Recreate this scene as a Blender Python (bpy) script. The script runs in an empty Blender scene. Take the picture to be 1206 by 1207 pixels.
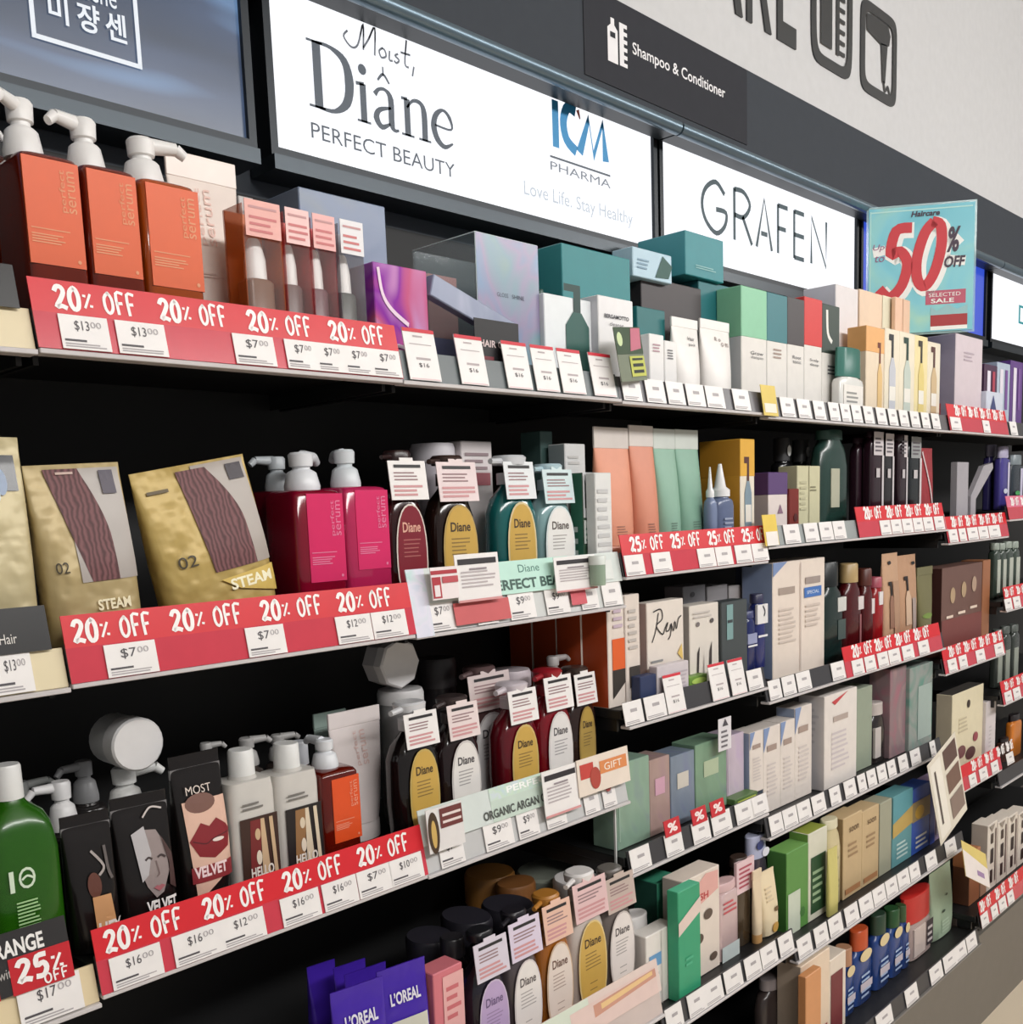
import bpy, math, random
from mathutils import Matrix, Vector
random.seed(7)
S = bpy.context.scene
COL = S.collection

# ------------------------------------------------------------------ camera
cam = bpy.data.cameras.new('camera')
cam.sensor_fit = 'HORIZONTAL'; cam.sensor_width = 36.0
cam.lens = 35.82; cam.shift_y = 0.1375
cam.clip_start = 0.05
co = bpy.data.objects.new('camera', cam); COL.objects.link(co)
co.matrix_world = Matrix(((0.691287, 0.124204, -0.711825, -0.458452), (-0.721624, 0.068003, -0.688937, -1.122205), (-0.037162, 0.989924, 0.136638, 1.591399), (0.000000, 0.000000, 0.000000, 1.000000)))
S.camera = co

# ------------------------------------------------------------------ world, light, exposure
S.view_settings.view_transform = 'Standard'; S.view_settings.look = 'None'
S.view_settings.gamma = 1.0; S.view_settings.use_curve_mapping = False
S.view_settings.exposure = 0.0
W = bpy.data.worlds.new('shop_air'); S.world = W; W.use_nodes = True
W.node_tree.nodes['Background'].inputs[0].default_value = (1.0, 0.98, 0.96, 1)
W.node_tree.nodes['Background'].inputs[1].default_value = 0.28

def lamp(name, loc, size, size_y, power, aim, col=(1, .985, .965)):
    d = bpy.data.lights.new(name, 'AREA'); d.shape = 'RECTANGLE'
    d.size = size; d.size_y = size_y; d.energy = power; d.color = col
    o = bpy.data.objects.new(name, d); COL.objects.link(o); o.location = loc
    v = Vector(aim) - Vector(loc)
    o.rotation_euler = v.to_track_quat('-Z', 'Y').to_euler()
lamp('ceiling_lamp_front', (0.2, -2.8, 3.2), 2.4, 0.4, 60, (0.4, 0.1, 0.8))
lamp('ceiling_lamp_middle', (2.6, -2.8, 3.2), 2.4, 0.4, 60, (2.6, 0.1, 0.8))
lamp('ceiling_lamp_far', (5.2, -2.6, 3.2), 2.4, 0.4, 55, (4.8, 0.1, 0.8))

# ------------------------------------------------------------------ materials
def lin(c):
    c = c / 255.0
    return c / 12.92 if c <= 0.04045 else ((c + 0.055) / 1.055) ** 2.4
def rgb(c): return (lin(c[0]), lin(c[1]), lin(c[2]), 1)
MC = {}
def mat(c, rough=0.5, metal=0.0, trans=0.0, emit=0.0, var=0.06, scale=35.0, coat=0.0, bump=0.0, kind='plastic', spec=0.5):
    key = (tuple(c), rough, metal, trans, emit, var, scale, coat, bump, spec)
    if key in MC: return MC[key]
    m = bpy.data.materials.new('%s_%02x%02x%02x' % ((kind,) + tuple(int(v) for v in c[:3])))
    m.use_nodes = True
    nt = m.node_tree; b = nt.nodes['Principled BSDF']
    b.inputs['Roughness'].default_value = rough; b.inputs['Metallic'].default_value = metal
    b.inputs['Coat Weight'].default_value = coat; b.inputs['Specular IOR Level'].default_value = spec
    b.inputs['Transmission Weight'].default_value = trans
    if emit:
        b.inputs['Base Color'].default_value = (0.02, 0.02, 0.02, 1)
        b.inputs['Emission Color'].default_value = rgb(c); b.inputs['Emission Strength'].default_value = emit
    else:
        tc = nt.nodes.new('ShaderNodeTexCoord'); nz = nt.nodes.new('ShaderNodeTexNoise')
        nz.inputs['Scale'].default_value = scale; nz.inputs['Detail'].default_value = 2
        nt.links.new(tc.outputs['Object'], nz.inputs['Vector'])
        mx = nt.nodes.new('ShaderNodeMix'); mx.data_type = 'RGBA'
        l = rgb(c)
        mx.inputs[6].default_value = tuple(v * (1 - var) for v in l[:3]) + (1,)
        mx.inputs[7].default_value = tuple(min(1, v * (1 + var)) for v in l[:3]) + (1,)
        nt.links.new(nz.outputs['Fac'], mx.inputs[0])
        nt.links.new(mx.outputs[2], b.inputs['Base Color'])
        if bump:
            bp = nt.nodes.new('ShaderNodeBump'); bp.inputs['Strength'].default_value = bump
            bp.inputs['Distance'].default_value = 0.01
            nt.links.new(nz.outputs['Fac'], bp.inputs['Height']); nt.links.new(bp.outputs[0], b.inputs['Normal'])
    MC[key] = m
    return m
def clear(c, a=0.3, rough=0.08):
    key = ('clear', tuple(c), a, rough)
    if key in MC: return MC[key]
    m = bpy.data.materials.new('clear_plastic_%02x%02x%02x' % tuple(int(v) for v in c[:3])); m.use_nodes = True
    nt = m.node_tree; b = nt.nodes['Principled BSDF']
    b.inputs['Base Color'].default_value = rgb(c); b.inputs['Roughness'].default_value = rough
    b.inputs['Alpha'].default_value = a
    MC[key] = m
    return m
def stripes(c1, c2, scale, rough=0.5, axis='X', dist=3.0):
    key = ('st', tuple(c1), tuple(c2), scale, axis, dist)
    if key in MC: return MC[key]
    m = bpy.data.materials.new('streaked_print'); m.use_nodes = True
    nt = m.node_tree; b = nt.nodes['Principled BSDF']; b.inputs['Roughness'].default_value = rough
    tc = nt.nodes.new('ShaderNodeTexCoord'); w = nt.nodes.new('ShaderNodeTexWave')
    w.bands_direction = axis; w.inputs['Scale'].default_value = scale
    w.inputs['Distortion'].default_value = dist; w.inputs['Detail'].default_value = 2
    mx = nt.nodes.new('ShaderNodeMix'); mx.data_type = 'RGBA'
    mx.inputs[6].default_value = rgb(c1); mx.inputs[7].default_value = rgb(c2)
    nt.links.new(tc.outputs['Object'], w.inputs['Vector']); nt.links.new(w.outputs['Fac'], mx.inputs[0])
    nt.links.new(mx.outputs[2], b.inputs['Base Color'])
    MC[key] = m
    return m
def film(cols, scale=9.0, rough=0.2, alpha=1.0, dist=1.5):
    """iridescent foil: several colours drifting into each other"""
    key = ('film', tuple(cols), scale, alpha)
    if key in MC: return MC[key]
    m = bpy.data.materials.new('iridescent_film'); m.use_nodes = True
    nt = m.node_tree; b = nt.nodes['Principled BSDF']; b.inputs['Roughness'].default_value = rough
    b.inputs['Alpha'].default_value = alpha
    tc = nt.nodes.new('ShaderNodeTexCoord'); nz = nt.nodes.new('ShaderNodeTexNoise')
    nz.inputs['Scale'].default_value = scale; nz.inputs['Distortion'].default_value = dist
    cr = nt.nodes.new('ShaderNodeValToRGB'); e = cr.color_ramp.elements
    n = len(cols)
    for i, c in enumerate(cols):
        p = 0.3 + 0.4 * i / (n - 1)
        if i == 0: e[0].position = p; e[0].color = rgb(c)
        elif i == n - 1: e[len(e) - 1].position = p; e[len(e) - 1].color = rgb(c)
        else: e.new(p).color = rgb(c)
    nt.links.new(tc.outputs['Object'], nz.inputs['Vector']); nt.links.new(nz.outputs['Fac'], cr.inputs[0])
    nt.links.new(cr.outputs[0], b.inputs['Base Color'])
    MC[key] = m
    return m
def tiles(c1, c2, size):
    m = bpy.data.materials.new('floor_finish'); m.use_nodes = True
    nt = m.node_tree; b = nt.nodes['Principled BSDF']; b.inputs['Roughness'].default_value = 0.35
    tc = nt.nodes.new('ShaderNodeTexCoord'); nz = nt.nodes.new('ShaderNodeTexNoise'); nz.inputs['Scale'].default_value = size
    mx = nt.nodes.new('ShaderNodeMix'); mx.data_type = 'RGBA'
    mx.inputs[6].default_value = rgb(c1); mx.inputs[7].default_value = rgb(c2)
    nt.links.new(tc.outputs['Object'], nz.inputs['Vector']); nt.links.new(nz.outputs['Fac'], mx.inputs[0])
    nt.links.new(mx.outputs[2], b.inputs['Base Color'])
    return m
WHITE = (240, 238, 236); BLACK = (14, 14, 15); PAPER = (238, 234, 232); INK = (40, 38, 40); GREY = (150, 148, 148)
RED = (214, 38, 48); PINKRED = (205, 62, 78)

# ------------------------------------------------------------------ mesh builder
TEXT = {}
def glyphs(s, bold=0.0, shear=0.0):
    key = (s, bold, shear)
    if key not in TEXT:
        cu = bpy.data.curves.new('t', 'FONT'); cu.body = s; cu.size = 1.0; cu.offset = bold; cu.shear = shear
        cu.resolution_u = 3; cu.fill_mode = 'FRONT'
        o = bpy.data.objects.new('t', cu)
        me = o.to_mesh()
        vs = [(v.co.x, v.co.y) for v in me.vertices]; fs = [tuple(p.vertices) for p in me.polygons]
        o.to_mesh_clear(); bpy.data.objects.remove(o); bpy.data.curves.remove(cu)
        if vs:
            x0 = min(v[0] for v in vs); x1 = max(v[0] for v in vs); y0 = min(v[1] for v in vs); y1 = max(v[1] for v in vs)
        else: x0 = y0 = 0; x1 = y1 = 1
        TEXT[key] = (vs, fs, x0, x1, y0, y1)
    return TEXT[key]
# brush lettering: pen strokes on a unit-high box
BR = {'2': (.52, [[(.04, .72), (.16, .93), (.36, .92), (.43, .72), (.28, .42), (.06, .08), (.28, .13), (.52, .04)]]),
      '0': (.5, [[(.3, .97), (.1, .75), (.06, .35), (.2, .04), (.4, .14), (.46, .55), (.38, .88), (.24, .97)]]),
      '5': (.5, [[(.5, .95), (.16, .93), (.12, .55), (.36, .6), (.46, .35), (.32, .06), (.04, .08)]]),
      '%': (.5, [[(.1, .14), (.42, .78)], [(.06, .68), (.2, .66)], [(.34, .26), (.48, .24)]]),
      'O': (.48, [[(.3, .95), (.08, .7), (.08, .25), (.24, .04), (.42, .25), (.42, .7), (.24, .96)]]),
      'F': (.42, [[(.1, .02), (.08, .95), (.42, .96)], [(.08, .52), (.34, .54)]]),
      ' ': (.28, [])}
class MB:
    def __init__(s): s.v = []; s.f = []; s.mi = []; s.m = []
    def M(s, m):
        if m not in s.m: s.m.append(m)
        return s.m.index(m)
    def face(s, idx, k): s.f.append(tuple(idx)); s.mi.append(k)
    def box(s, x0, x1, y0, y1, z0, z1, m, b=0.0, side=None, top=None):
        k = s.M(m); ks = s.M(side) if side else k; kt = s.M(top) if top else k
        n = len(s.v)
        if b <= 0:
            s.v += [(x0, y0, z0), (x1, y0, z0), (x1, y1, z0), (x0, y1, z0), (x0, y0, z1), (x1, y0, z1), (x1, y1, z1), (x0, y1, z1)]
            for q, kk in (((0, 1, 5, 4), k), ((1, 2, 6, 5), ks), ((2, 3, 7, 6), k), ((3, 0, 4, 7), ks), ((4, 5, 6, 7), kt), ((3, 2, 1, 0), kt)):
                s.face([n + i for i in q], kk)
            return s
        pts = {}
        for ix, X in ((0, x0), (1, x1)):
            for iy, Y in ((0, y0), (1, y1)):
                for iz, Z in ((0, z0), (1, z1)):
                    sx = b if ix == 0 else -b; sy = b if iy == 0 else -b; sz = b if iz == 0 else -b
                    pts[(ix, iy, iz, 0)] = len(s.v); s.v.append((X, Y + sy, Z + sz))
                    pts[(ix, iy, iz, 1)] = len(s.v); s.v.append((X + sx, Y, Z + sz))
                    pts[(ix, iy, iz, 2)] = len(s.v); s.v.append((X + sx, Y + sy, Z))
        P = lambda a, b_, c, d: pts[(a, b_, c, d)]
        s.face([P(0, 0, 0, 1), P(1, 0, 0, 1), P(1, 0, 1, 1), P(0, 0, 1, 1)], k)
        s.face([P(1, 1, 0, 1), P(0, 1, 0, 1), P(0, 1, 1, 1), P(1, 1, 1, 1)], k)
        s.face([P(1, 0, 0, 0), P(1, 1, 0, 0), P(1, 1, 1, 0), P(1, 0, 1, 0)], ks)
        s.face([P(0, 1, 0, 0), P(0, 0, 0, 0), P(0, 0, 1, 0), P(0, 1, 1, 0)], ks)
        s.face([P(0, 0, 1, 2), P(1, 0, 1, 2), P(1, 1, 1, 2), P(0, 1, 1, 2)], kt)
        s.face([P(0, 1, 0, 2), P(1, 1, 0, 2), P(1, 0, 0, 2), P(0, 0, 0, 2)], kt)
        for z in (0, 1):
            for (a, c) in (((0, 0), (1, 0)), ((1, 0), (1, 1)), ((1, 1), (0, 1)), ((0, 1), (0, 0))):
                ax = 1 if a[1] == c[1] else 0
                q = [P(a[0], a[1], z, ax), P(c[0], c[1], z, ax), P(c[0], c[1], z, 2), P(a[0], a[1], z, 2)]
                s.face(q if z else q[::-1], k)
        for x in (0, 1):
            for y in (0, 1):
                q = [P(x, y, 0, 0), P(x, y, 0, 1), P(x, y, 1, 1), P(x, y, 1, 0)]
                s.face(q if (x == y) else q[::-1], k)
                for z in (0, 1):
                    q = [P(x, y, z, 0), P(x, y, z, 1), P(x, y, z, 2)]
                    s.face(q if (x + y + z) % 2 == 0 else q[::-1], k)
        return s
    def loft(s, secs, m, n=20, cap=True):
        """secs: (z, half width, half depth, exponent, cx, cy)"""
        k = s.M(m); base = len(s.v)
        for sc in secs:
            z, a, b, p = sc[:4]; cx = sc[4] if len(sc) > 4 else 0; cy = sc[5] if len(sc) > 5 else 0
            for i in range(n):
                t = 2 * math.pi * (i + .5) / n; c = math.cos(t); q = math.sin(t)
                s.v.append((cx + a * math.copysign(abs(c) ** (2 / p), c), cy + b * math.copysign(abs(q) ** (2 / p), q), z))
        for j in range(len(secs) - 1):
            for i in range(n):
                i2 = (i + 1) % n
                s.face([base + j * n + i, base + j * n + i2, base + (j + 1) * n + i2, base + (j + 1) * n + i], k)
        if cap:
            s.face([base + i for i in range(n)][::-1], k)
            s.face([base + (len(secs) - 1) * n + i for i in range(n)], k)
        return s
    def rod(s, p, q, r, m, n=8, r2=None):
        k = s.M(m); p = Vector(p); q = Vector(q); d = (q - p).normalized()
        u = d.orthogonal().normalized(); w = d.cross(u); base = len(s.v)
        for c, rr in ((p, r), (q, r2 if r2 is not None else r)):
            for i in range(n):
                t = 2 * math.pi * i / n
                s.v.append(tuple(c + (u * math.cos(t) + w * math.sin(t)) * rr))
        for i in range(n):
            s.face([base + i, base + (i + 1) % n, base + n + (i + 1) % n, base + n + i], k)
        s.face([base + i for i in range(n)][::-1], k); s.face([base + n + i for i in range(n)], k)
        return s
    # flat print, drawn in the x-z plane at depth y, facing -y
    def poly(s, pts, y, m):
        k = s.M(m); n = len(s.v); s.v += [(p[0], y, p[1]) for p in pts]
        a = sum(pts[i][0] * pts[(i + 1) % len(pts)][1] - pts[(i + 1) % len(pts)][0] * pts[i][1] for i in range(len(pts)))
        r = range(len(pts)) if a > 0 else range(len(pts) - 1, -1, -1)
        s.face([n + i for i in r], k); return s
    def rect(s, x0, x1, z0, z1, y, m): return s.poly([(x0, z0), (x1, z0), (x1, z1), (x0, z1)], y, m)
    def oval(s, cx, cz, rx, rz, y, m, n=20, p=2.0):
        return s.poly([(cx + rx * math.copysign(abs(math.cos(t)) ** (2 / p), math.cos(t)), cz + rz * math.copysign(abs(math.sin(t)) ** (2 / p), math.sin(t)))
                       for t in [2 * math.pi * (i + .5) / n for i in range(n)]], y, m)
    def ring(s, cx, cz, r0, r1, y, m, n=20):
        for i in range(n):
            a = 2 * math.pi * i / n; b = 2 * math.pi * (i + 1) / n
            s.poly([(cx + r0 * math.cos(a), cz + r0 * math.sin(a)), (cx + r1 * math.cos(a), cz + r1 * math.sin(a)),
                    (cx + r1 * math.cos(b), cz + r1 * math.sin(b)), (cx + r0 * math.cos(b), cz + r0 * math.sin(b))], y, m)
        return s
    def pen(s, pts, w, y, m):
        """pen stroke; w is a width or a list of widths"""
        ws = w if isinstance(w, (list, tuple)) else [w] * len(pts)
        L = []; Rr = []
        for i, p in enumerate(pts):
            a = pts[max(0, i - 1)]; b = pts[min(len(pts) - 1, i + 1)]
            dx = b[0] - a[0]; dz = b[1] - a[1]; l = math.hypot(dx, dz) or 1
            nx = -dz / l * ws[i] / 2; nz = dx / l * ws[i] / 2
            L.append((p[0] + nx, p[1] + nz)); Rr.append((p[0] - nx, p[1] - nz))
        for i in range(len(pts) - 1):
            s.poly([Rr[i], Rr[i + 1], L[i + 1], L[i]], y, m)
        return s
    def smooth_pen(s, pts, w, y, m, sub=4):
        ws = list(w) if isinstance(w, (list, tuple)) else [w] * len(pts)
        P = []; Wd = []
        for i in range(len(pts) - 1):
            p0 = pts[max(0, i - 1)]; p1 = pts[i]; p2 = pts[i + 1]; p3 = pts[min(len(pts) - 1, i + 2)]
            for j in range(sub):
                t = j / sub
                P.append(tuple(0.5 * ((2 * p1[c]) + (-p0[c] + p2[c]) * t + (2 * p0[c] - 5 * p1[c] + 4 * p2[c] - p3[c]) * t * t + (-p0[c] + 3 * p1[c] - 3 * p2[c] + p3[c]) * t ** 3) for c in (0, 1)))
                Wd.append(ws[i] * (1 - t) + ws[i + 1] * t)
        P.append(pts[-1]); Wd.append(ws[-1])
        return s.pen(P, Wd, y, m)
    def brush(s, txt, x, z, h, w, y, m, weight=.17):
        tot = sum(BR[c][0] + .1 for c in txt); sx = w / tot; cx = x
        for c in txt:
            adv, st = BR[c]
            for pts in st:
                q = [(cx + px * sx, z + pz * h) for px, pz in pts]
                wt = weight * h * (.8 if c in 'OF' else .62 if c == '%' else 1.15)
                s.smooth_pen(q, wt, y, m, 3)
            cx += (adv + .1) * sx
        return s
    def text(s, t, x, z, w, h, y, m, rot=0, bold=0.0, shear=0.0):
        """lettering filling the box x..x+w, z..z+h; rot=1 reads upwards"""
        vs, fs, x0, x1, y0, y1 = glyphs(t, bold, shear); k = s.M(m); n = len(s.v)
        for vx, vy in vs:
            u = (vx - x0) / max(1e-6, x1 - x0); q = (vy - y0) / max(1e-6, y1 - y0)
            if rot == 0: s.v.append((x + u * w, y, z + q * h))
            elif rot == 1: s.v.append((x + w - q * w, y, z + u * h))
            else: s.v.append((x + q * w, y, z + h - u * h))
        for f in fs: s.face([n + i for i in f], k)
        return s
    def lines(s, x0, x1, z0, z1, n, y, m, fill=.45):
        st = (z1 - z0) / n
        for i in range(n):
            r = random.uniform(.7, 1.0)
            s.rect(x0, x0 + (x1 - x0) * r, z0 + i * st, z0 + i * st + st * fill, y, m)
        return s
    def refine(s, L):
        """split large print faces so that they can follow a curved surface"""
        F = s.f; K = s.mi; s.f = []; s.mi = []
        def tri(a, b, c, k, d=0):
            P = [s.v[a], s.v[b], s.v[c]]
            e = [math.dist(P[0], P[1]), math.dist(P[1], P[2]), math.dist(P[2], P[0])]
            m = max(e)
            if m < L or d > 9: s.f.append((a, b, c)); s.mi.append(k); return
            i = e.index(m); q = (a, b, c); p0, p1, p2 = q[i], q[(i + 1) % 3], q[(i + 2) % 3]
            n = len(s.v); s.v.append(tuple((s.v[p0][j] + s.v[p1][j]) / 2 for j in range(3)))
            tri(p0, n, p2, k, d + 1); tri(n, p1, p2, k, d + 1)
        for f, k in zip(F, K):
            if len(f) == 3: tri(*f, k)
            else:
                n = len(s.v); s.v.append(tuple(sum(s.v[i][j] for i in f) / len(f) for j in range(3)))
                for i in range(len(f)): tri(f[i], f[(i + 1) % len(f)], n, k)
        return s
    def build(s, name, parent=None, smooth=False, loc=None, rot=None):
        me = bpy.data.meshes.new(name); me.from_pydata(s.v, [], s.f)
        for m in s.m: me.materials.append(m)
        me.polygons.foreach_set('material_index', s.mi)
        if smooth:
            me.polygons.foreach_set('use_smooth', [True] * len(me.polygons))
            me.set_sharp_from_angle(angle=0.7)
        me.update()
        o = bpy.data.objects.new(name, me); COL.objects.link(o)
        if parent: o.parent = parent
        if loc: o.location = loc
        if rot: o.rotation_euler = rot
        return o
def tag(o, label=None, cat=None, group=None, kind=None):
    if label: o['label'] = label
    if cat: o['category'] = cat
    if group: o['group'] = group
    if kind: o['kind'] = kind
    return o
def thing(name, label, cat, loc=(0, 0, 0), group=None, rot=(0, 0, 0)):
    o = bpy.data.objects.new(name, None); COL.objects.link(o); o.empty_display_size = .02
    o.location = loc; o.rotation_euler = rot
    return tag(o, label, cat, group)
def struct(name, mb, smooth=False): return tag(mb.build(name, smooth=smooth), kind='structure')

# ------------------------------------------------------------------ builders of the goods
def deco(mb, items, x0, w, z0, h, y):
    """prints given in fractions of a face"""
    i = 0
    for it in items:
        yy = y - 0.00025 * i; i += 1
        X = lambda f: x0 + f * w
        Z = lambda f: z0 + f * h
        k = it[0]
        if k == 'r': mb.rect(X(it[1]), X(it[2]), Z(it[3]), Z(it[4]), yy, mat(it[5], kind='print'))
        elif k == 'e': mb.oval(X(it[1]), Z(it[2]), it[3] * w, it[4] * h, yy, mat(it[5], kind='print'))
        elif k == 't': mb.text(it[1], X(it[2]), Z(it[3]), it[4] * w, it[5] * h, yy, mat(it[6], kind='print'), *(it[7:]))
        elif k == 'l': mb.lines(X(it[1]), X(it[2]), Z(it[3]), Z(it[4]), it[5], yy, mat(it[6], kind='print'))
        elif k == 'p': mb.poly([(X(a), Z(b)) for a, b in it[1]], yy, mat(it[2], kind='print'))
        elif k == 'm': mb.rect(X(it[1]), X(it[2]), Z(it[3]), Z(it[4]), yy, it[5])
        elif k == 's': mb.smooth_pen([(X(a), Z(b)) for a, b in it[1]], it[2] * w, yy, mat(it[3], kind='print'))
        elif k == 'b':
            cx, zb, bw, bh, c = it[1:6]; m = mat(c, kind='print')
            mb.poly([(X(cx - bw / 2), Z(zb)), (X(cx + bw / 2), Z(zb)), (X(cx + bw / 2), Z(zb + bh * .55)), (X(cx + bw * .18), Z(zb + bh * .7)), (X(cx - bw * .18), Z(zb + bh * .7)), (X(cx - bw / 2), Z(zb + bh * .55))], yy, m)
            m2 = mat(it[6] if len(it) > 6 else c, kind='print')
            mb.rect(X(cx - bw * .15), X(cx + bw * .15), Z(zb + bh * .7), Z(zb + bh * .92), yy, m2)
            mb.rect(X(cx - bw * .55), X(cx + bw * .15), Z(zb + bh * .92), Z(zb + bh), yy, m2)
    return mb
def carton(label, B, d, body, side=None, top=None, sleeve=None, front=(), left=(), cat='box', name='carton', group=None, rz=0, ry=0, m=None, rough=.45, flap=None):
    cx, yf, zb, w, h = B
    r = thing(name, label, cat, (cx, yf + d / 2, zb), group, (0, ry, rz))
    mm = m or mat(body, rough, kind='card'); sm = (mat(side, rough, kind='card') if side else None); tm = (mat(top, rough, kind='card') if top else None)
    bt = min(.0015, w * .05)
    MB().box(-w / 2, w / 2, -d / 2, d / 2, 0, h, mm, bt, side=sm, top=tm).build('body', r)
    if sleeve:
        f0, c = sleeve[0], sleeve[1]; e = .0008
        MB().box(-w / 2 - e, w / 2 + e, -d / 2 - e, d / 2 + e, h * f0, h + e, mat(c, .45, kind='card'), bt,
                 side=mat(sleeve[2], .45, kind='card') if len(sleeve) > 2 else None).build('sleeve', r)
    if flap:
        q = MB(); q.box(-w / 2 + .002, w / 2 - .002, -d / 2 - .001, -d / 2 + .0, h * .93, h - .001, mat(flap, .45, kind='card')); q.build('tuck_flap', r)
    if front or left:
        p = MB()
        if front: deco(p, front, -w / 2, w, 0, h, -d / 2 - .0012)
        if front: p.build('print', r)
        if left:
            q = MB(); deco(q, left, -d / 2, d, 0, h, 0)
            q.v = [(-w / 2 - .0012 + v[1], -v[0], v[2]) for v in q.v]
            q.build('print', r)
    return r
def pump_mesh(z, r, hh, m, nx=-1.0, ny=-.35, L=2.25):
    q = MB()
    q.loft([(z, r, r, 2), (z + hh * .12, r * 1.02, r * 1.02, 2), (z + hh * .46, r * .84, r * .84, 2), (z + hh * .5, r * .74, r * .74, 2), (z + hh * .56, r * .5, r * .5, 2), (z + hh * .62, r * .5, r * .5, 2),
            (z + hh * .64, r * .66, r * .66, 2), (z + hh * .94, r * .7, r * .7, 2), (z + hh, r * .58, r * .58, 2)], m, 16)
    l = math.hypot(nx, ny) or 1; dx, dy = nx / l, ny / l
    a = Vector((dx * r * .3, dy * r * .3, z + hh * .88)); b = Vector((dx * r * L * .8, dy * r * L * .8, z + hh * .9)); c = Vector((dx * r * L, dy * r * L, z + hh * .76))
    q.rod(a, b, r * .4, m, 10, r * .3); q.rod(b, c, r * .3, m, 10, r * .24)
    return q
def pump_bottle(label, B, d, body, lab, cap, labd, nx=-1, ny=-.3, ph=.36, pr=.27, group=None, trans=.35, px=0, cat='bottle', text='perfect serum', tc=None, coll=True):
    """square liquid bottle with printed front label and pump"""
    cx, yf, zb, w, h = B
    r = thing('pump_bottle', label, cat, (cx, yf + d / 2, zb), group)
    bm = mat(body, .12, trans=trans, coat=.4, kind='liquid_plastic')
    a, b = w / 2, d / 2
    MB().loft([(0, a * .96, b * .96, 9), (.003, a, b, 9), (h * .95, a, b, 9), (h * .985, a * .93, b * .93, 7), (h, a * .8, b * .8, 5)], bm, 40).build('body', r, True)
    pump_mesh(h, w * pr, h * ph, mat(cap, .35, kind='plastic'), nx, ny).build('pump', r, True, loc=(px, 0, 0))
    if lab:
        x0, x1, z0, z1 = labd
        q = MB().box(-a + x0 * w, -a + x1 * w, -b - .0009, -b + .002, z0 * h, z1 * h, mat(lab, .4, kind='label'))
        lb = q.build('front_label', r)
        p = MB(); y = -b - .0014; t = mat(tc or tuple(min(255, int(v * .55 + 110)) for v in lab), kind='print')
        W = (x1 - x0) * w; H = (z1 - z0) * h; X0 = -a + x0 * w; Z0 = z0 * h
        parts = text.split()
        for i, s_ in enumerate(parts):
            p.text(s_, X0 + W * (.62 + i * .15), Z0 + H * .52, W * .14, H * .4, y, t, 1)
        p.rect(X0 + W * .06, X0 + W * .75, Z0 + H * .33, Z0 + H * .34, y, t)
        p.lines(X0 + W * .06, X0 + W * .7, Z0 + H * .2, Z0 + H * .3, 4, y, t)
        p.oval(X0 + W * .88, Z0 + H * .06, W * .035, W * .035, y, t, 8)
        p.build('lettering', lb)
    return r
def tube(label, B, d, col, cap, capf=.14, band=None, front=(), group=None, crimp=None, cat='tube', rough=.35, capw=.74, bw=1.0, rz=0, bandf=.88):
    cx, yf, zb, w, h = B
    r = thing('cosmetic_tube', label, cat, (cx, yf + d / 2, zb), group, (0, 0, rz))
    a = w / 2; b = d / 2; m = mat(col, rough, coat=.0, spec=.35, kind='tube_plastic')
    if capf > 0:
        MB().loft([(0, a * capw, b * .92, 2.3), (.002, a * capw * 1.03, b * .95, 2.3), (h * capf - .002, a * capw * 1.03, b * .95, 2.3), (h * capf, a * capw, b * .9, 2.3)], mat(cap, .35), 24).build('cap', r, True)
    z1 = h * capf
    s = []
    for i in range(9):
        t = i / 8
        s.append((z1 + (h * bandf - z1) * t, a * (capw * bw + (1 - capw * bw) * t ** .8), b * (1 - .93 * t ** 1.4) , 2.0 + t * 2))
    MB().loft([(z1, a * capw * .9, b * .85, 2)] + s, m, 28).build('body', r, True)
    MB().box(-a, a, -.0022, .0022, h * bandf, h, mat(crimp or col, .3, kind='tube_plastic'), .0008).build('crimped_end', r)
    if front:
        p = MB(); deco(p, front, -a, w, 0, h, 0); p.refine(.01)
        # the print follows the tapering front of the tube
        nv = []
        for x, y, z in p.v:
            t = min(1, max(0, (z - z1) / max(1e-6, h * bandf - z1)))
            bb = b * (1 - .93 * t ** 1.4); aa = a * (capw * bw + (1 - capw * bw) * t ** .8); e = 2 + t * 2
            f = max(0, 1 - abs(min(.999, abs(x) / aa)) ** e) ** (1 / e)
            nv.append((x, -bb * f - .0012 + y, z))
        p.v = nv; p.build('print', r)
    return r
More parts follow.
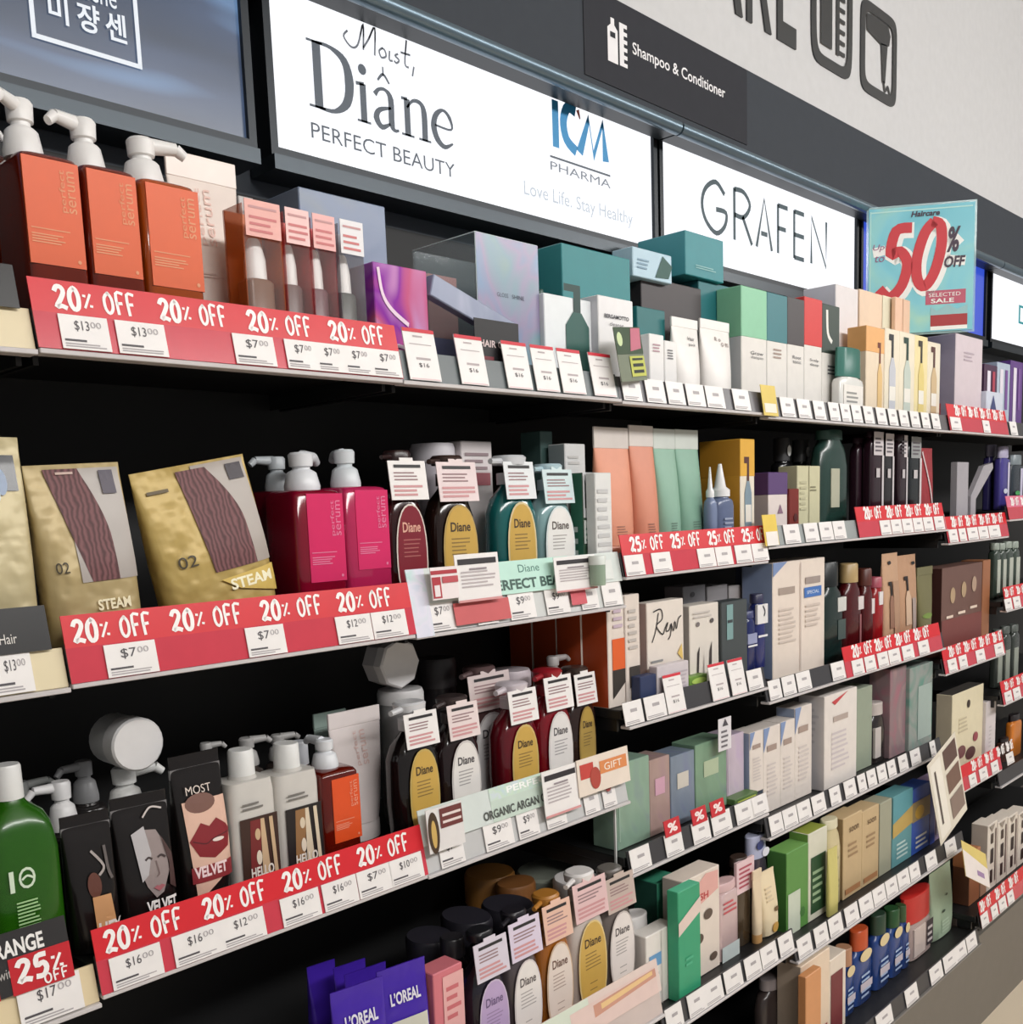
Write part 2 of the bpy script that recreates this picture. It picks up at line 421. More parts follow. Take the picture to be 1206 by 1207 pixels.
def bottle(label, B, d, col, cap, sh=.68, neck=.3, capf=.16, p=2.6, capr=1.2, lab=None, labd=(.1, .9, .1, .6), front=(), group=None, cat='bottle', name='bottle', trans=0.0, cone=False, pump=None, rough=.25, taper=1.0, m=None, rz=0, rx=0, shp=None, ca=1.0):
    """B height runs to the top of the cap"""
    cx, yf, zb, w, h = B
    r = thing(name, label, cat, (cx, yf + d / 2, zb), group, (rx, 0, rz))
    a = w / 2; b = d / 2; bm = m or mat(col, rough, trans=trans, coat=.3, kind='bottle_plastic')
    hb = h * (1 - capf)
    secs = [(0, a * .9, b * .9, p), (h * .015, a, b, p), (h * sh * .9, a * taper, b * taper, p), (h * sh, a * taper * .94, b * taper * .94, p)]
    na = a * neck; nb = min(b * .9, a * neck)
    for t in (.35, .7, 1.0):
        e = math.sqrt(max(0, 1 - t * t * .98))
        secs.append((h * sh + (hb * .97 - h * sh) * t, na + (a * taper * .94 - na) * e, nb + (b * taper * .94 - nb) * e, p + (2 - p) * t))
    secs.append((hb, na, nb, 2))
    MB().loft(secs, bm, 28).build('body', r, True)
    cm = mat(cap, .35) if cap else None
    if pump:
        pump_mesh(hb, na * capr, h * capf, cm, pump[0], pump[1], pump[2] if len(pump) > 2 else 2.3).build('pump', r, True)
    elif cap:
        ra = na * capr; q = MB()
        if cone: q.loft([(hb, ra, ra, 2), (hb + h * capf * .2, ra, ra, 2), (hb + h * capf * .3, ra * .6, ra * .6, 2), (h, ra * .18, ra * .18, 2)], cm, 16)
        else: q.loft([(hb, ra, min(b, ra) * ca, 2), (h - h * .012, ra * .97, min(b, ra) * ca * .97, 2), (h, ra * .88, min(b, ra) * ca * .88, 2)], cm, 20)
        q.build('cap', r, True)
    if lab:
        q = MB().box(-a + labd[0] * w, -a + labd[1] * w, -b - .0008, -b + b * .35, labd[2] * h, labd[3] * h, mat(lab, .45, kind='label'), .0003)
        q.build('front_label', r)
    if front:
        MBp = MB(); deco(MBp, front, -a, w, 0, h, -b - .0012); MBp.build('print', r)
    return r
def oval_bottle(label, B, d, col, lab, edge, cap, group=None, tagc=PAPER, tagh=.26, tagw=.95, text='Diane', trans=.2, tc=(70, 55, 40), pump=True, nx=-1, tagrot=0.0, labw=.78, lz=(.03, .66)):
    """tall shouldered bottle, oval front label, paper tag round the neck, broad pump"""
    cx, yf, zb, w, h = B
    r = thing('shampoo_bottle', label, 'bottle', (cx, yf + d / 2, zb), group)
    a = w / 2; b = d / 2; bm = mat(col, .15, trans=trans, coat=.4, kind='liquid_plastic')
    MB().loft([(0, a * .86, b * .86, 3), (h * .01, a * .92, b * .92, 3), (h * .3, a, b, 3), (h * .6, a * .97, b * .97, 3), (h * .7, a * .8, b * .85, 2.6), (h * .77, a * .45, b * .6, 2.2), (h * .8, a * .36, b * .45, 2)], bm, 28).build('body', r, True)
    cm = mat(cap, .3)
    q = MB(); rr = a * .42
    q.loft([(h * .8, rr, rr, 2), (h * .88, rr, rr, 2), (h * .885, rr * .4, rr * .4, 2), (h * .93, rr * .4, rr * .4, 2), (h * .935, rr * 1.3, rr * 1.1, 2.5), (h * .985, rr * 1.4, rr * 1.15, 2.5), (h, rr * 1.2, rr, 2.5)], cm, 18)
    if pump: q.rod((0, 0, h * .965), (nx * a * 1.15, -b * .6, h * .955), rr * .3, cm, 8, rr * .22)
    q.build('pump', r, True)
    y = -b - .0006; l0, l1 = lz
    e = MB(); e.oval(0, h * (l0 + l1) / 2, a * (labw + .07), h * (l1 - l0) / 2 + w * .035, y - .0004, mat(edge, .35, kind='label'), 28, 2.3)
    e.oval(0, h * (l0 + l1) / 2, a * labw, h * (l1 - l0) / 2, y - .0008, mat(lab, .35, kind='label'), 28, 2.3)
    lb = e.build('oval_label', r)
    t = MB(); tm = mat(tc, kind='print'); H = h * (l1 - l0); z0 = h * l0
    t.text(text, -a * labw * .62, z0 + H * .74, a * labw * 1.24, H * .1, y - .0012, tm, 0, .02)
    sm = mat(tuple(int(.45 * p_ + .55 * q_) for p_, q_ in zip(tc, lab)), kind='print')
    t.lines(-a * labw * .6, a * labw * .6, z0 + H * .5, z0 + H * .7, 5, y - .0012, sm, .3)
    t.lines(-a * labw * .3, a * labw * .35, z0 + H * .1, z0 + H * .4, 4, y - .0012, sm, .15)
    t.build('lettering', lb)
    if tagc:
        tw = w * tagw; th = h * tagh; tz = h * .695
        g = MB().box(-tw / 2, tw / 2, -.0006, .0006, 0, th, mat(tagc, .5, kind='paper'))
        g.box(-tw * .18, tw * .18, -.0006, .0006, th, th * 1.08, mat(tagc, .5, kind='paper'))
        k = g.build('neck_tag', r, loc=(0, -b - .003, tz), rot=(-.12, tagrot, 0))
        u = MB(); u.rect(-tw * .36, tw * .36, th * .82, th * .9, -.0012, mat(INK, kind='print'))
        u.lines(-tw * .38, tw * .38, th * .5, th * .76, 3, -.0012, mat((150, 120, 122), kind='print'), .4)
        u.lines(-tw * .42, tw * .42, th * .1, th * .42, 3, -.0012, mat((206, 150, 152), kind='print'), .55)
        u.build('print', k)
    return r
def pouch(label, B, d, col, name='pouch', cat='pouch', group=None, window=None, front=(), ry=0, rz=0, rx=0, rough=.4, metal=.12, topband=None, m=None, bump=.25):
    cx, yf, zb, w, h = B
    r = thing(name, label, cat, (cx, yf + d / 2, zb), group, (rx, ry, rz))
    a = w / 2; b = d / 2; mm = m or mat(col, rough, metal, bump=bump, scale=22, kind='foil')
    prof = [(0, .95, .75), (.02, .98, .95), (.2, .985, 1.0), (.45, .99, .85), (.7, .995, .5), (.88, 1.0, .18), (.94, 1.0, .05), (1.0, 1.0, .045)]
    MB().loft([(h * z, a * x, max(b * t, .0012), 2.6 + z * 3) for z, x, t in prof], mm, 36).build('body', r, True)
    def bulge(x, z):
        f = z / h
        for i in range(len(prof) - 1):
            if prof[i][0] <= f <= prof[i + 1][0]:
                q = (f - prof[i][0]) / (prof[i + 1][0] - prof[i][0]); t = prof[i][2] * (1 - q) + prof[i + 1][2] * q
                e = 2.6 + f * 3
                return max(b * t, .0012) * max(0, 1 - min(.995, abs(x) / a) ** e) ** (1 / e)
        return .0012
    def wrap(p):
        p.v = [(x, -bulge(x, z) - .0014 + y, z) for x, y, z in p.v]; return p
    for ip, (xa, xb, za, zb2, wm, pn) in enumerate(window or ()):
        q = MB(); k = q.M(wm); n = 12
        # each panel is a grid between its left and right edge curves so that it bends with the pouch
        for j in range(n + 1):
            f = za + (zb2 - za) * j / n
            for i in range(7): q.v.append(((xa(f) + (xb(f) - xa(f)) * i / 6 - .5) * w, -.0003 * ip, f * h))
        for j in range(n):
            for i in range(6): q.face([j * 7 + i, j * 7 + i + 1, (j + 1) * 7 + i + 1, (j + 1) * 7 + i], k)
        wrap(q).build(pn, r, True)
    if topband:
        q = MB().box(-a, a, -.0022, .0022, h * topband[0], h * topband[1], mat(topband[2], .35, kind='foil')); q.build('seal_band', r)
    if front:
        q = MB(); deco(q, front, -a, w, 0, h, -.0012); q.refine(.014); wrap(q).build('print', r)
    return r
def jar(label, B, d, col, lid, group=None, lying=False, facets=24, lidf=.4, cat='jar'):
    cx, yf, zb, w, h = B
    r = thing('jar', label, cat, (cx, yf + d / 2, zb), group)
    a = w / 2
    if lying:   # lid faces the aisle
        q = MB(); q.rod((0, d / 2, a), (0, -d * .1, a), a * .96, mat(col, .35), facets); q.build('body', r, True)
        q = MB(); q.rod((0, -d * .1, a), (0, -d / 2 + .003, a), a, mat(lid, .4), facets); q.rod((0, -d / 2 + .003, a), (0, -d / 2, a), a, mat(lid, .4), facets, a * .93); q.build('lid', r, True)
    else:
        MB().loft([(0, a * .9, a * .9, 2), (h * .05, a * .95, a * .95, 2), (h * (1 - lidf), a * .95, a * .95, 2)], mat(col, .3), facets).build('body', r, True)
        MB().loft([(h * (1 - lidf), a, a, 2), (h * .97, a, a, 2), (h, a * .93, a * .93, 2)], mat(lid, .4), facets).build('lid', r, True)
    return r
def sheet_box(label, B, d, m, edge, name='display_case', cat='display', group=None, front=(), t=.003):
    """clear acrylic case: five thin panes with polished edges"""
    cx, yf, zb, w, h = B
    r = thing(name, label, cat, (cx, yf + d / 2, zb), group)
    em = mat(edge, .15, kind='acrylic_edge')
    for nm, bx in (('front_pane', (-w / 2, w / 2, -d / 2, -d / 2 + t, 0, h)), ('left_pane', (-w / 2, -w / 2 + t, -d / 2 + t, d / 2, 0, h)), ('right_pane', (w / 2 - t, w / 2, -d / 2 + t, d / 2, 0, h)), ('rear_pane', (-w / 2 + t, w / 2 - t, d / 2 - t, d / 2, 0, h))):
        MB().box(*bx, m).build(nm, r)
    q = MB(); e = .0009
    for (p_, q_) in (((-w / 2, -d / 2, h), (w / 2, -d / 2, h)), ((-w / 2, -d / 2, h), (-w / 2, d / 2, h)), ((w / 2, -d / 2, h), (w / 2, d / 2, h)), ((-w / 2, -d / 2, 0), (-w / 2, -d / 2, h)), ((w / 2, -d / 2, 0), (w / 2, -d / 2, h))):
        q.rod(p_, q_, e, em, 5)
    q.build('polished_edge', r)
    if front:
        p = MB(); deco(p, front, -w / 2, w, 0, h, -d / 2 - .0012); p.build('print', r)
    return r
def card_sign(label, B, col, front=(), lean=-.1, rz=0, name='price_card', cat='sign', group=None, t=.0012, ry=0, clip=False):
    cx, yf, zb, w, h = B
    r = thing(name, label, cat, (cx, yf, zb), group, (lean, ry, rz))
    MB().box(-w / 2, w / 2, 0, t, 0, h, mat(col, .5, kind='paper')).build('card', r)
    if front:
        p = MB(); deco(p, front, -w / 2, w, 0, h, -.0006); p.build('print', r)
    return r

# ------------------------------------------------------------------ shelves, rails, price tags, promotion strips
TILT = -.2
def price_tag(parent, x0, x1, h=.043, z=.003, price=None, col=PAPER, red=None, y=-.0035, cent='00'):
    w = x1 - x0
    k = MB().box(x0, x1, y, y + .0012, z, z + h, mat(col, .4, kind='paper')).build('price_tag', parent)
    p = MB(); yy = y - .0005
    ink = mat((78, 74, 78), kind='print'); soft = mat((172, 166, 168), kind='print')
    if red: p.rect(x0, x1, z + h * .93, z + h, yy, mat(red, kind='print'))
    if price:
        p.text(price, x0 + w * .3, z + h * .52, w * .3, h * .32, yy, ink); p.text(cent, x0 + w * .63, z + h * .66, w * .22, h * .18, yy, soft)
        p.rect(x0 + w * .06, x0 + w * .5, z + h * .22, z + h * .28, yy, ink)
    else: p.rect(x0 + w * .36, x0 + w * .7, z + h * .54, z + h * .68, yy, soft)
    p.lines(x0 + w * .06, x1 - w * .1, z + h * .06, z + h * .2, 2, yy, soft, .5)
    p.build('print', k)
    return k
def tall_card(parent, x0, x1, h, col=PAPER):
    w = x1 - x0
    k = MB().box(x0, x1, -.0045, -.003, .003, h, mat(col, .4, kind='paper')).build('price_card', parent)
    p = MB(); yy = -.005; ink = mat((78, 74, 78), kind='print'); soft = mat((182, 170, 172), kind='print')
    p.rect(x0, x1, h * .93, h, yy, mat((208, 46, 62), kind='print'))
    p.rect(x0 + w * .3, x0 + w * .6, h * .84, h * .87, yy, soft); p.rect(x0 + w * .15, x0 + w * .85, h * .7, h * .715, yy, soft)
    p.rect(x0 + w * .3, x0 + w * .75, h * .42, h * .46, yy, soft); p.text('$16', x0 + w * .35, h * .27, w * .32, h * .09, yy, ink)
    p.rect(x0 + w * .05, x0 + w * .95, .004, h * .07, yy, mat((236, 205, 208), kind='print')); p.build('print', k)
    return k
def shelf(label, x0, x1, Y, Z, tags=(), rail=(62, 61, 64), talls=(), cover=None, trim=(205, 200, 200), depth=.315, group=None, wire=False, railh=.046):
    r = thing('shelf', label, 'shelf', (0, 0, 0), group)
    MB().box(x0 + .001, x1 - .001, Y + .016, depth, Z + .012, Z + .03, mat((24, 24, 25), .45, kind='powder_coat'), .002).build('board', r)
    n = MB().box(x0 + .001, x1 - .001, 0, .004, .002, railh, mat(cover or rail, .35, kind='rail_plastic'), .0006); ro = n.build('price_rail', r, loc=(0, Y + .001, Z), rot=(TILT, 0, 0))
    MB().box(x0 + .001, x1 - .001, Y - .004, Y + .018, Z - .004, Z + .0015, mat(trim, .3, kind='rail_plastic'), .0008).build('edge_trim', r)
    MB().box(x0 + .006, x0 + .012, Y + .03, depth, Z - .012, Z + .012, mat((26, 26, 27), .4, kind='powder_coat')).build('bracket', r)
    MB().box(x1 - .012, x1 - .006, Y + .03, depth, Z - .012, Z + .012, mat((26, 26, 27), .4, kind='powder_coat')).build('bracket', r)
    for t in tags:
        price_tag(ro, t[0], t[1], h=t[3] if len(t) > 3 and t[3] else .043, price=t[2] if len(t) > 2 else None)
    for a, b, h in talls: tall_card(ro, a, b, h)
    return r
def strip(label, x0, x1, Y, Z, texts, tags=(), word='20% OFF', h=.076, top=RED, low=PINKRED, split=.52, group=None, weight=.17, lh=.026):
    r = thing('promotion_strip', label, 'promo strip', ((x0 + x1) / 2, Y - .0045, Z + .002), group, (TILT, 0, 0)); o = (x0 + x1) / 2
    MB().box(x0 - o, x1 - o, 0, .0016, h * split, h, mat(top, .35, kind='printed_plastic')).build('red_band', r)
    MB().box(x0 - o, x1 - o, .0, .0014, 0, h * split, mat(low, .2, coat=.4, kind='tinted_plastic')).build('tag_pocket', r)
    wm = mat((250, 244, 242), .4, kind='print')
    for a, b in texts: MB().brush(word, a - o, h * (split + .06), lh, b - a, -.0007, wm, weight).build('lettering', r)
    for t in tags: price_tag(r, t[0] - o, t[1] - o, h=.0375, z=.0005, y=-.0022, price=t[2] if len(t) > 2 else None)
    return r

# ------------------------------------------------------------------ the setting
fm = tiles((216, 200, 176), (224, 210, 188), 3.0)
struct('floor', MB().box(-3, 9, -4.0, .5, -.05, 0, fm))
struct('ceiling', MB().box(-3, 9, -4.0, .5, 3.3, 3.35, mat((225, 223, 220), .8, kind='plaster')))
struct('wall_back', MB().box(-3, 9, .33, .4, 0, 2.1, mat((20, 20, 21), .6, kind='powder_coat')))
struct('wall_upper_back', MB().box(-3, 9, .33, .4, 2.1, 3.3, mat((70, 76, 84), .6, kind='laminate')))
struct('wall_bulkhead', MB().box(-3, 9, .2, .33, 2.5848, 3.3, mat((200, 200, 201), .7, kind='plaster')))
zr = 2.4011; zf = 2.5848
struct('trim_1', MB().box(-3, 9, .2, .33, zr + .004, zf, mat((66, 70, 76), .85, kind='laminate', spec=.15)))
for k, (a, b) in enumerate(((-1.5, .5), (.5, 1.5), (1.5, 2.5), (2.5, 3.5), (3.5, 5.5))):
    q = MB(); q.rod((a + .003, .213, zr), (b - .003, .213, zr), .015, mat((104, 122, 134), .3, .6, kind='metal'), 20)
    q.box(a + .003, b - .003, .215, .262, zr - .012, zr + .012, mat((28, 34, 38), .4, kind='metal'))
    struct('trim_%d' % (k + 2), q, True)
struct('trim_7', MB().box(-3, 9, -.098, .33, 0, 0.2950 - .003, mat((116, 110, 102), .5, kind='laminate')))

# section sign on the dark fascia
t = thing('section_sign', 'dark grey fascia panel with white icon and Shampoo & Conditioner wording', 'sign', (0, .2, 0))
MB().box(1.1686, 1.7603, -.002, 0, zr + .018, zf - .002, mat((56, 57, 62), .85, kind='laminate', spec=.15)).build('panel', t)
p = MB(); wm = mat((232, 230, 232), .5, kind='vinyl'); y = -.0026
a, za = (1.3211, 2.4882); b, zb_ = (1.6656, 2.4928)
p.text('Shampoo & Conditioner', a, za + .002, b - a, .03, y, wm, 0, .012)
p.build('lettering', t); p = MB()
a, za = (1.2405, 2.4631); b, zb_ = (1.2728, 2.5345)
p.rect(a, b, za, za + .062, y, wm); p.rect(a + (b - a) * .25, b - (b - a) * .25, za + .046, za + .056, y - .0005, mat((56, 57, 62), .85, kind='laminate', spec=.15)); p.poly([(a, za + .062), (b, za + .062), (a + (b - a) * .68, za + .07), (a + (b - a) * .68, za + .082), (a + (b - a) * .32, za + .082), (a + (b - a) * .32, za + .07)], y, wm)
p.build('bottle_icon', t); p = MB()
a, za = (1.2784, 2.4640); b, zb_ = (1.3034, 2.5435)
p.rect(a, a + .014, za, za + .08, y, wm)
for i in range(6): p.rect(a + .014, b, za + .0 + i * .0145, za + .0075 + i * .0145, y, wm)
p.build('comb_icon', t)

# big letters and pictograms on the white bulkhead
dk = mat((44, 46, 48), .4, kind='vinyl'); yb = .2
zc = 2.6895
def letters(label, s, u0, u1, z0, hh, bold=.03):
    o = MB().text(s, u0, z0, u1 - u0, hh, 0, dk, 0, bold)
    o.v = [(x - u0, y_, z - z0) for x, y_, z in o.v]; n = len(o.v)
    back = [(x, .004, z) for x, y_, z in o.v]; o.v = [(x, 0, z) for x, y_, z in o.v] + back
    from collections import Counter
    ed = Counter()
    for f in o.f:
        for i in range(len(f)): ed[tuple(sorted((f[i], f[(i + 1) % len(f)])))] += 1
    for f in list(o.f):
        for i in range(len(f)):
            a_, b_ = f[i], f[(i + 1) % len(f)]
            if ed[tuple(sorted((a_, b_)))] == 1: o.f.append((b_, a_, a_ + n, b_ + n)); o.mi.append(0)
    ob = o.build('wall_letter', loc=(u0, yb - .0045, z0)); tag(ob, label, 'letter', 'letters of the wall heading')
letters('dark wall letter A of the heading on the white bulkhead, left of the R', 'A', 1.5737, 1.7407, zc, .3, .01)
letters('dark wall letter R of the heading on the white bulkhead, right of the A', 'R', 1.7591, 1.8699, zc, .3, .01)
letters('dark wall letter E of the heading on the white bulkhead, next to the pictogram', 'E', 1.8978, 1.9884, zc, .3, .01)
def frame_icon(label, a, b, z0, z1):
    r = thing('wall_pictogram', label, 'pictogram', (a, .2, z0)); w = b - a; h = z1 - z0
    q = MB(); n = 32; th = .026; out = []; inn = []
    for i in range(n):
        tt = 2 * math.pi * (i + .5) / n; c = math.cos(tt); s_ = math.sin(tt); e = 2 / 7
        out.append((w / 2 + w / 2 * math.copysign(abs(c) ** e, c), h / 2 + h / 2 * math.copysign(abs(s_) ** e, s_)))
        inn.append((w / 2 + (w / 2 - th) * math.copysign(abs(c) ** e, c), h / 2 + (h / 2 - th) * math.copysign(abs(s_) ** e, s_)))
    for i in range(n):
        j = (i + 1) % n
        q.poly([out[i], out[j], inn[j], inn[i]], -.004, dk)
        k = q.M(dk); m_ = len(q.v)
        q.v += [(out[i][0], -.004, out[i][1]), (out[j][0], -.004, out[j][1]), (out[j][0], 0, out[j][1]), (out[i][0], 0, out[i][1])]; q.face([m_, m_ + 3, m_ + 2, m_ + 1], k)
    q.build('frame', r)
    return r, w, h
A = 2.0662; Bq = 2.2915; z0 = 2.6899
r, w, h = frame_icon('rounded frame pictogram of shampoo bottle and comb on white bulkhead', A, Bq, z0, z0 + .40)
p = MB(); p.rect(w * .22, w * .5, h * .13, h * .66, -.003, dk); p.rect(w * .28, w * .44, h * .56, h * .63, -.0036, mat((200, 200, 201), .7, kind='plaster')); p.rect(w * .22, w * .5, h * .66, h * .72, -.003, dk); p.rect(w * .3, w * .42, h * .72, h * .8, -.003, dk); p.build('bottle_figure', r)
p = MB(); p.rect(w * .6, w * .68, h * .12, h * .85, -.003, dk)
for i in range(11): p.rect(w * .68, w * .82, h * (.13 + i * .066), h * (.155 + i * .066), -.003, dk)
p.build('comb_figure', r)
A = 2.3419; Bq = 2.5697; z0 = 2.6902
r, w, h = frame_icon('rounded frame pictogram of hair dryer on white bulkhead', A, Bq, z0, z0 + .235)
p = MB(); p.poly([(w * .16, h * .86), (w * .16, h * .68), (w * .55, h * .62), (w * .78, h * .66), (w * .82, h * .78), (w * .74, h * .9), (w * .5, h * .9)], -.003, dk)
p.poly([(w * .55, h * .64), (w * .74, h * .66), (w * .68, h * .22), (w * .6, h * .22)], -.003, dk)
p.smooth_pen([(w * .64, h * .24), (w * .68, h * .14), (w * .76, h * .2), (w * .82, h * .12)], w * .04, -.003, dk); p.build('dryer_figure', r)

# light boxes
fr = mat((30, 35, 40), .35, .5, kind='metal')
def light_box(label, x0, x1, z0, z1, m, name='light_box_sign'):
    r = thing(name, label, 'light box', (0, .27, 0))
    q = MB(); e = .013
    q.box(x0 - e, x0, -.005, .055, z0 - e, z1 + e, fr).box(x1, x1 + e, -.005, .055, z0 - e, z1 + e, fr)
    q.box(x0, x1, -.005, .055, z0 - e, z0, fr).box(x0, x1, -.005, .055, z1, z1 + e, fr)
    q.box(x0 - e, x1 + e, -.012, .055, z0 - e - .022, z0 - e, mat((44, 52, 58), .3, .5, kind='metal'))
    q.build('frame', r)
    MB().box(x0, x1, .003, .05, z0, z1, m).build('lit_panel', r)
    return r
zl0 = 2.1597; zl1 = 2.4077
lit = mat((247, 249, 255), emit=1.12, kind='lit_acrylic')
# left box: dim blue picture
pic = bpy.data.materials.new('backlit_picture'); pic.use_nodes = True
nt = pic.node_tree; b_ = nt.nodes['Principled BSDF']; b_.inputs['Base Color'].default_value = (.01, .01, .012, 1); b_.inputs['Roughness'].default_value = .25
tc = nt.nodes.new('ShaderNodeTexCoord'); mp = nt.nodes.new('ShaderNodeMapping'); mp.inputs['Scale'].default_value = (1.2, 1, 6.0)
nz = nt.nodes.new('ShaderNodeTexNoise'); nz.inputs['Scale'].default_value = 1.6; nz.inputs['Detail'].default_value = 2; cr = nt.nodes.new('ShaderNodeValToRGB')
e = cr.color_ramp.elements; e[0].position = .35; e[0].color = rgb((62, 76, 98)); e[1].position = .56; e[1].color = rgb((84, 104, 138)); x_ = e.new(.66); x_.color = rgb((122, 160, 206))
nt.links.new(tc.outputs['Object'], mp.inputs[0]); nt.links.new(mp.outputs[0], nz.inputs['Vector']); nt.links.new(nz.outputs['Fac'], cr.inputs[0])
nt.links.new(cr.outputs[0], b_.inputs['Emission Color']); b_.inputs['Emission Strength'].default_value = .62
zq = zl0 + .004
r = light_box('dim blue picture light box with Korean lettering in a white frame', -.54, .452, zl0, zl1, pic)
p = MB(); wm = mat((235, 240, 246), emit=.95, kind='lit_print')
a, za = (0.1418, 2.2156); b, zb_ = (0.2906, 2.2187); zt = zl1 - .004
for bx in ((a, b, za, za + .006), (a, a + .006, za, zt), (b - .006, b, za, zt)): p.rect(*bx, .0, wm)
a2, z2 = (0.1656, 2.2408); b2, zb2 = (0.2722, 2.2441)
for i, ch in enumerate('미쟝센'):
    a_ = [0.1663, 0.2040, 0.2422][i]; b_2 = [0.1922, 0.2345, 0.2715][i]
    p.text(ch, a_, za + .027, b_2 - a_, .036, 0, wm, 0, .02)
p.text('en scène', a + .03, 2.2836, b - a - .06, .028, 0, wm)
p.build('lettering', r)

r = light_box('white light box with large serif Diane wordmark and blue letters', .503, 1.482, zl0, zl1, lit)
p = MB(); y = .0
dg = mat((78, 88, 100), .5, kind='print')
X0 = 0.5700; X1 = 0.8805; Zb = 2.2373; Hh = .1
Wd = X1 - X0
def ser(x0, w, st, s=1.0): # serif letters on a unit of width w
    F = lambda pts: [(x0 + a_ * w, Zb + c_ * Hh) for a_, c_ in pts]
    for pts, ws in st: p.smooth_pen(F(pts), [v * w for v in ws] if isinstance(ws, list) else ws * w, y, dg)
ser(X0, Wd, [([(.06, .0), (.06, 1.0)], .052), ([(0, .985), (.1, .985)], .012), ([(0, .015), (.1, .015)], .012),
             ([(.06, .985), (.15, .98), (.235, .85), (.262, .55), (.24, .22), (.16, .03), (.06, .015)], [.014, .02, .046, .06, .05, .022, .014])])
ser(X0, Wd, [([(.35, 0), (.35, .6)], .042), ([(.305, .58), (.36, .6)], .018), ([(.305, .012), (.395, .012)], .012)])
p.oval(X0 + Wd * .352, Zb + Hh * .82, Wd * .028, Hh * .085, y, dg, 12)
ser(X0, Wd, [([(.43, .5), (.46, .6), (.505, .62), (.54, .5), (.54, .12), (.56, .02), (.59, .04)], [.03, .018, .018, .04, .042, .02, .012]), ([(.54, .36), (.46, .28), (.435, .14), (.47, .015), (.53, .1)], [.012, .026, .042, .03, .012]),
             ([(.455, .74), (.495, .86), (.535, .74)], [.012, .016, .012]), ([(.495, .84), (.495, .98)], .01)])
ser(X0, Wd, [([(.655, 0), (.655, .6)], .042), ([(.615, .59), (.66, .6)], .016), ([(.61, .012), (.7, .012)], .012), ([(.655, .46), (.7, .6), (.755, .6), (.78, .45), (.78, 0)], [.012, .018, .026, .042, .042]), ([(.735, .012), (.825, .012)], .012)])
ser(X0, Wd, [([(.86, .33), (.985, .33), (.975, .52), (.925, .615), (.87, .5), (.85, .3), (.875, .1), (.93, .005), (.995, .1)], [.012, .012, .026, .016, .034, .044, .04, .026, .01])])
p.build('wordmark', r); p = MB()
p.text('PERFECT BEAUTY', X0 + Wd * .0, Zb - .048, Wd * 1.0, .024, y, dg, 0, -.002)
p.build('tagline', r); p = MB()
Ms = lambda pts: [(X0 + Wd * (.26 + .46 * a_), Zb + Hh * (1.0 + .55 * c_)) for a_, c_ in pts]
for pts in ([(.02, .62), (-.04, .42), (.06, .2), (.16, .34), (.25, .98), (.235, .24)], [(.235, .3), (.32, .6), (.42, 1.0), (.4, .2)], [(.52, .5), (.47, .38), (.5, .22), (.57, .3), (.555, .46), (.51, .5)], [(.63, .5), (.62, .24), (.67, .24)], [(.76, .5), (.71, .42), (.77, .33), (.73, .22), (.69, .26)], [(.9, 1.0), (.86, .3), (.92, .22)], [(.8, .58), (.95, .6)], [(1.0, .3), (.97, .0)]):
    p.smooth_pen(Ms(pts), Wd * .011, y, mat((104, 110, 120), .5, kind='print'))
p.build('script_word', r); p = MB()
bl = mat((46, 140, 196), .5, kind='print'); 
X0 = 1.1506; X1 = 1.3239; Zb = 2.3028; Wd = X1 - X0; Hh = .088
F = lambda pts: [(X0 + a_ * Wd, Zb + c_ * Hh) for a_, c_ in pts]
p.pen(F([(.06, 0), (.06, 1)]), Wd * .11, y, bl)
p.smooth_pen(F([(.42, .92), (.28, .95), (.2, .62), (.25, .25), (.42, .06)]), Wd * .12, y, bl)
p.pen(F([(.48, .06), (.66, .86), (.74, .1), (.92, .88), (.97, .06)]), Wd * .12, y, bl)
p.smooth_pen(F([(.46, .98), (.5, .8)]), [Wd * .06, Wd * .02], y, mat((212, 120, 110), .5, kind='print'))
p.rect(X0 - Wd * .05, X1 + Wd * .05, Zb - .022, Zb - .018, y, dg)
p.build('logo', r); p = MB()
p.text('PHARMA', X0 - Wd * .05, Zb - .045, Wd * 1.1, .016, y, mat((120, 128, 140), .5, kind='print'))
X0 = 1.0629; X1 = 1.4075; Zb = 2.1884
p.build('logo_name', r); p = MB()
p.text('Love Life. Stay Healthy', X0, Zb, X1 - X0, .034, y, mat((196, 206, 218), .5, kind='print'))
p.build('slogan', r)

r = light_box('white light box reading GRAFEN in thin dark capitals', 1.517, 2.474, zl0, zl1, lit)
p = MB(); dt = mat((56, 76, 84), .5, kind='print')
X0 = 1.6750; X1 = 2.3046; Zb = 2.2314; Wd = X1 - X0; Hh = 2.3524 - Zb
F = lambda pts: [(X0 + a_ * Wd, Zb + c_ * Hh) for a_, c_ in pts]
t_ = Wd * .018
p.smooth_pen(F([(.16, .8), (.1, .98), (.03, .8), (.005, .5), (.03, .2), (.1, .02), (.16, .2), (.17, .46), (.1, .47)]), t_, 0, dt)
p.pen(F([(.23, 0), (.23, 1)]), t_, 0, dt); p.smooth_pen(F([(.23, .98), (.3, .98), (.345, .76), (.3, .5), (.23, .49)]), t_, 0, dt); p.pen(F([(.29, .5), (.36, 0)]), t_, 0, dt)
p.pen(F([(.395, .0), (.455, 1), (.515, 0)]), t_, 0, dt); p.pen(F([(.43, .3), (.48, .3)]), t_, 0, dt)
p.pen(F([(.565, 0), (.565, 1)]), t_, 0, dt); p.pen(F([(.565, .98), (.645, .98)]), t_, 0, dt); p.pen(F([(.565, .52), (.63, .52)]), t_, 0, dt)
p.pen(F([(.7, 0), (.7, 1)]), t_, 0, dt)
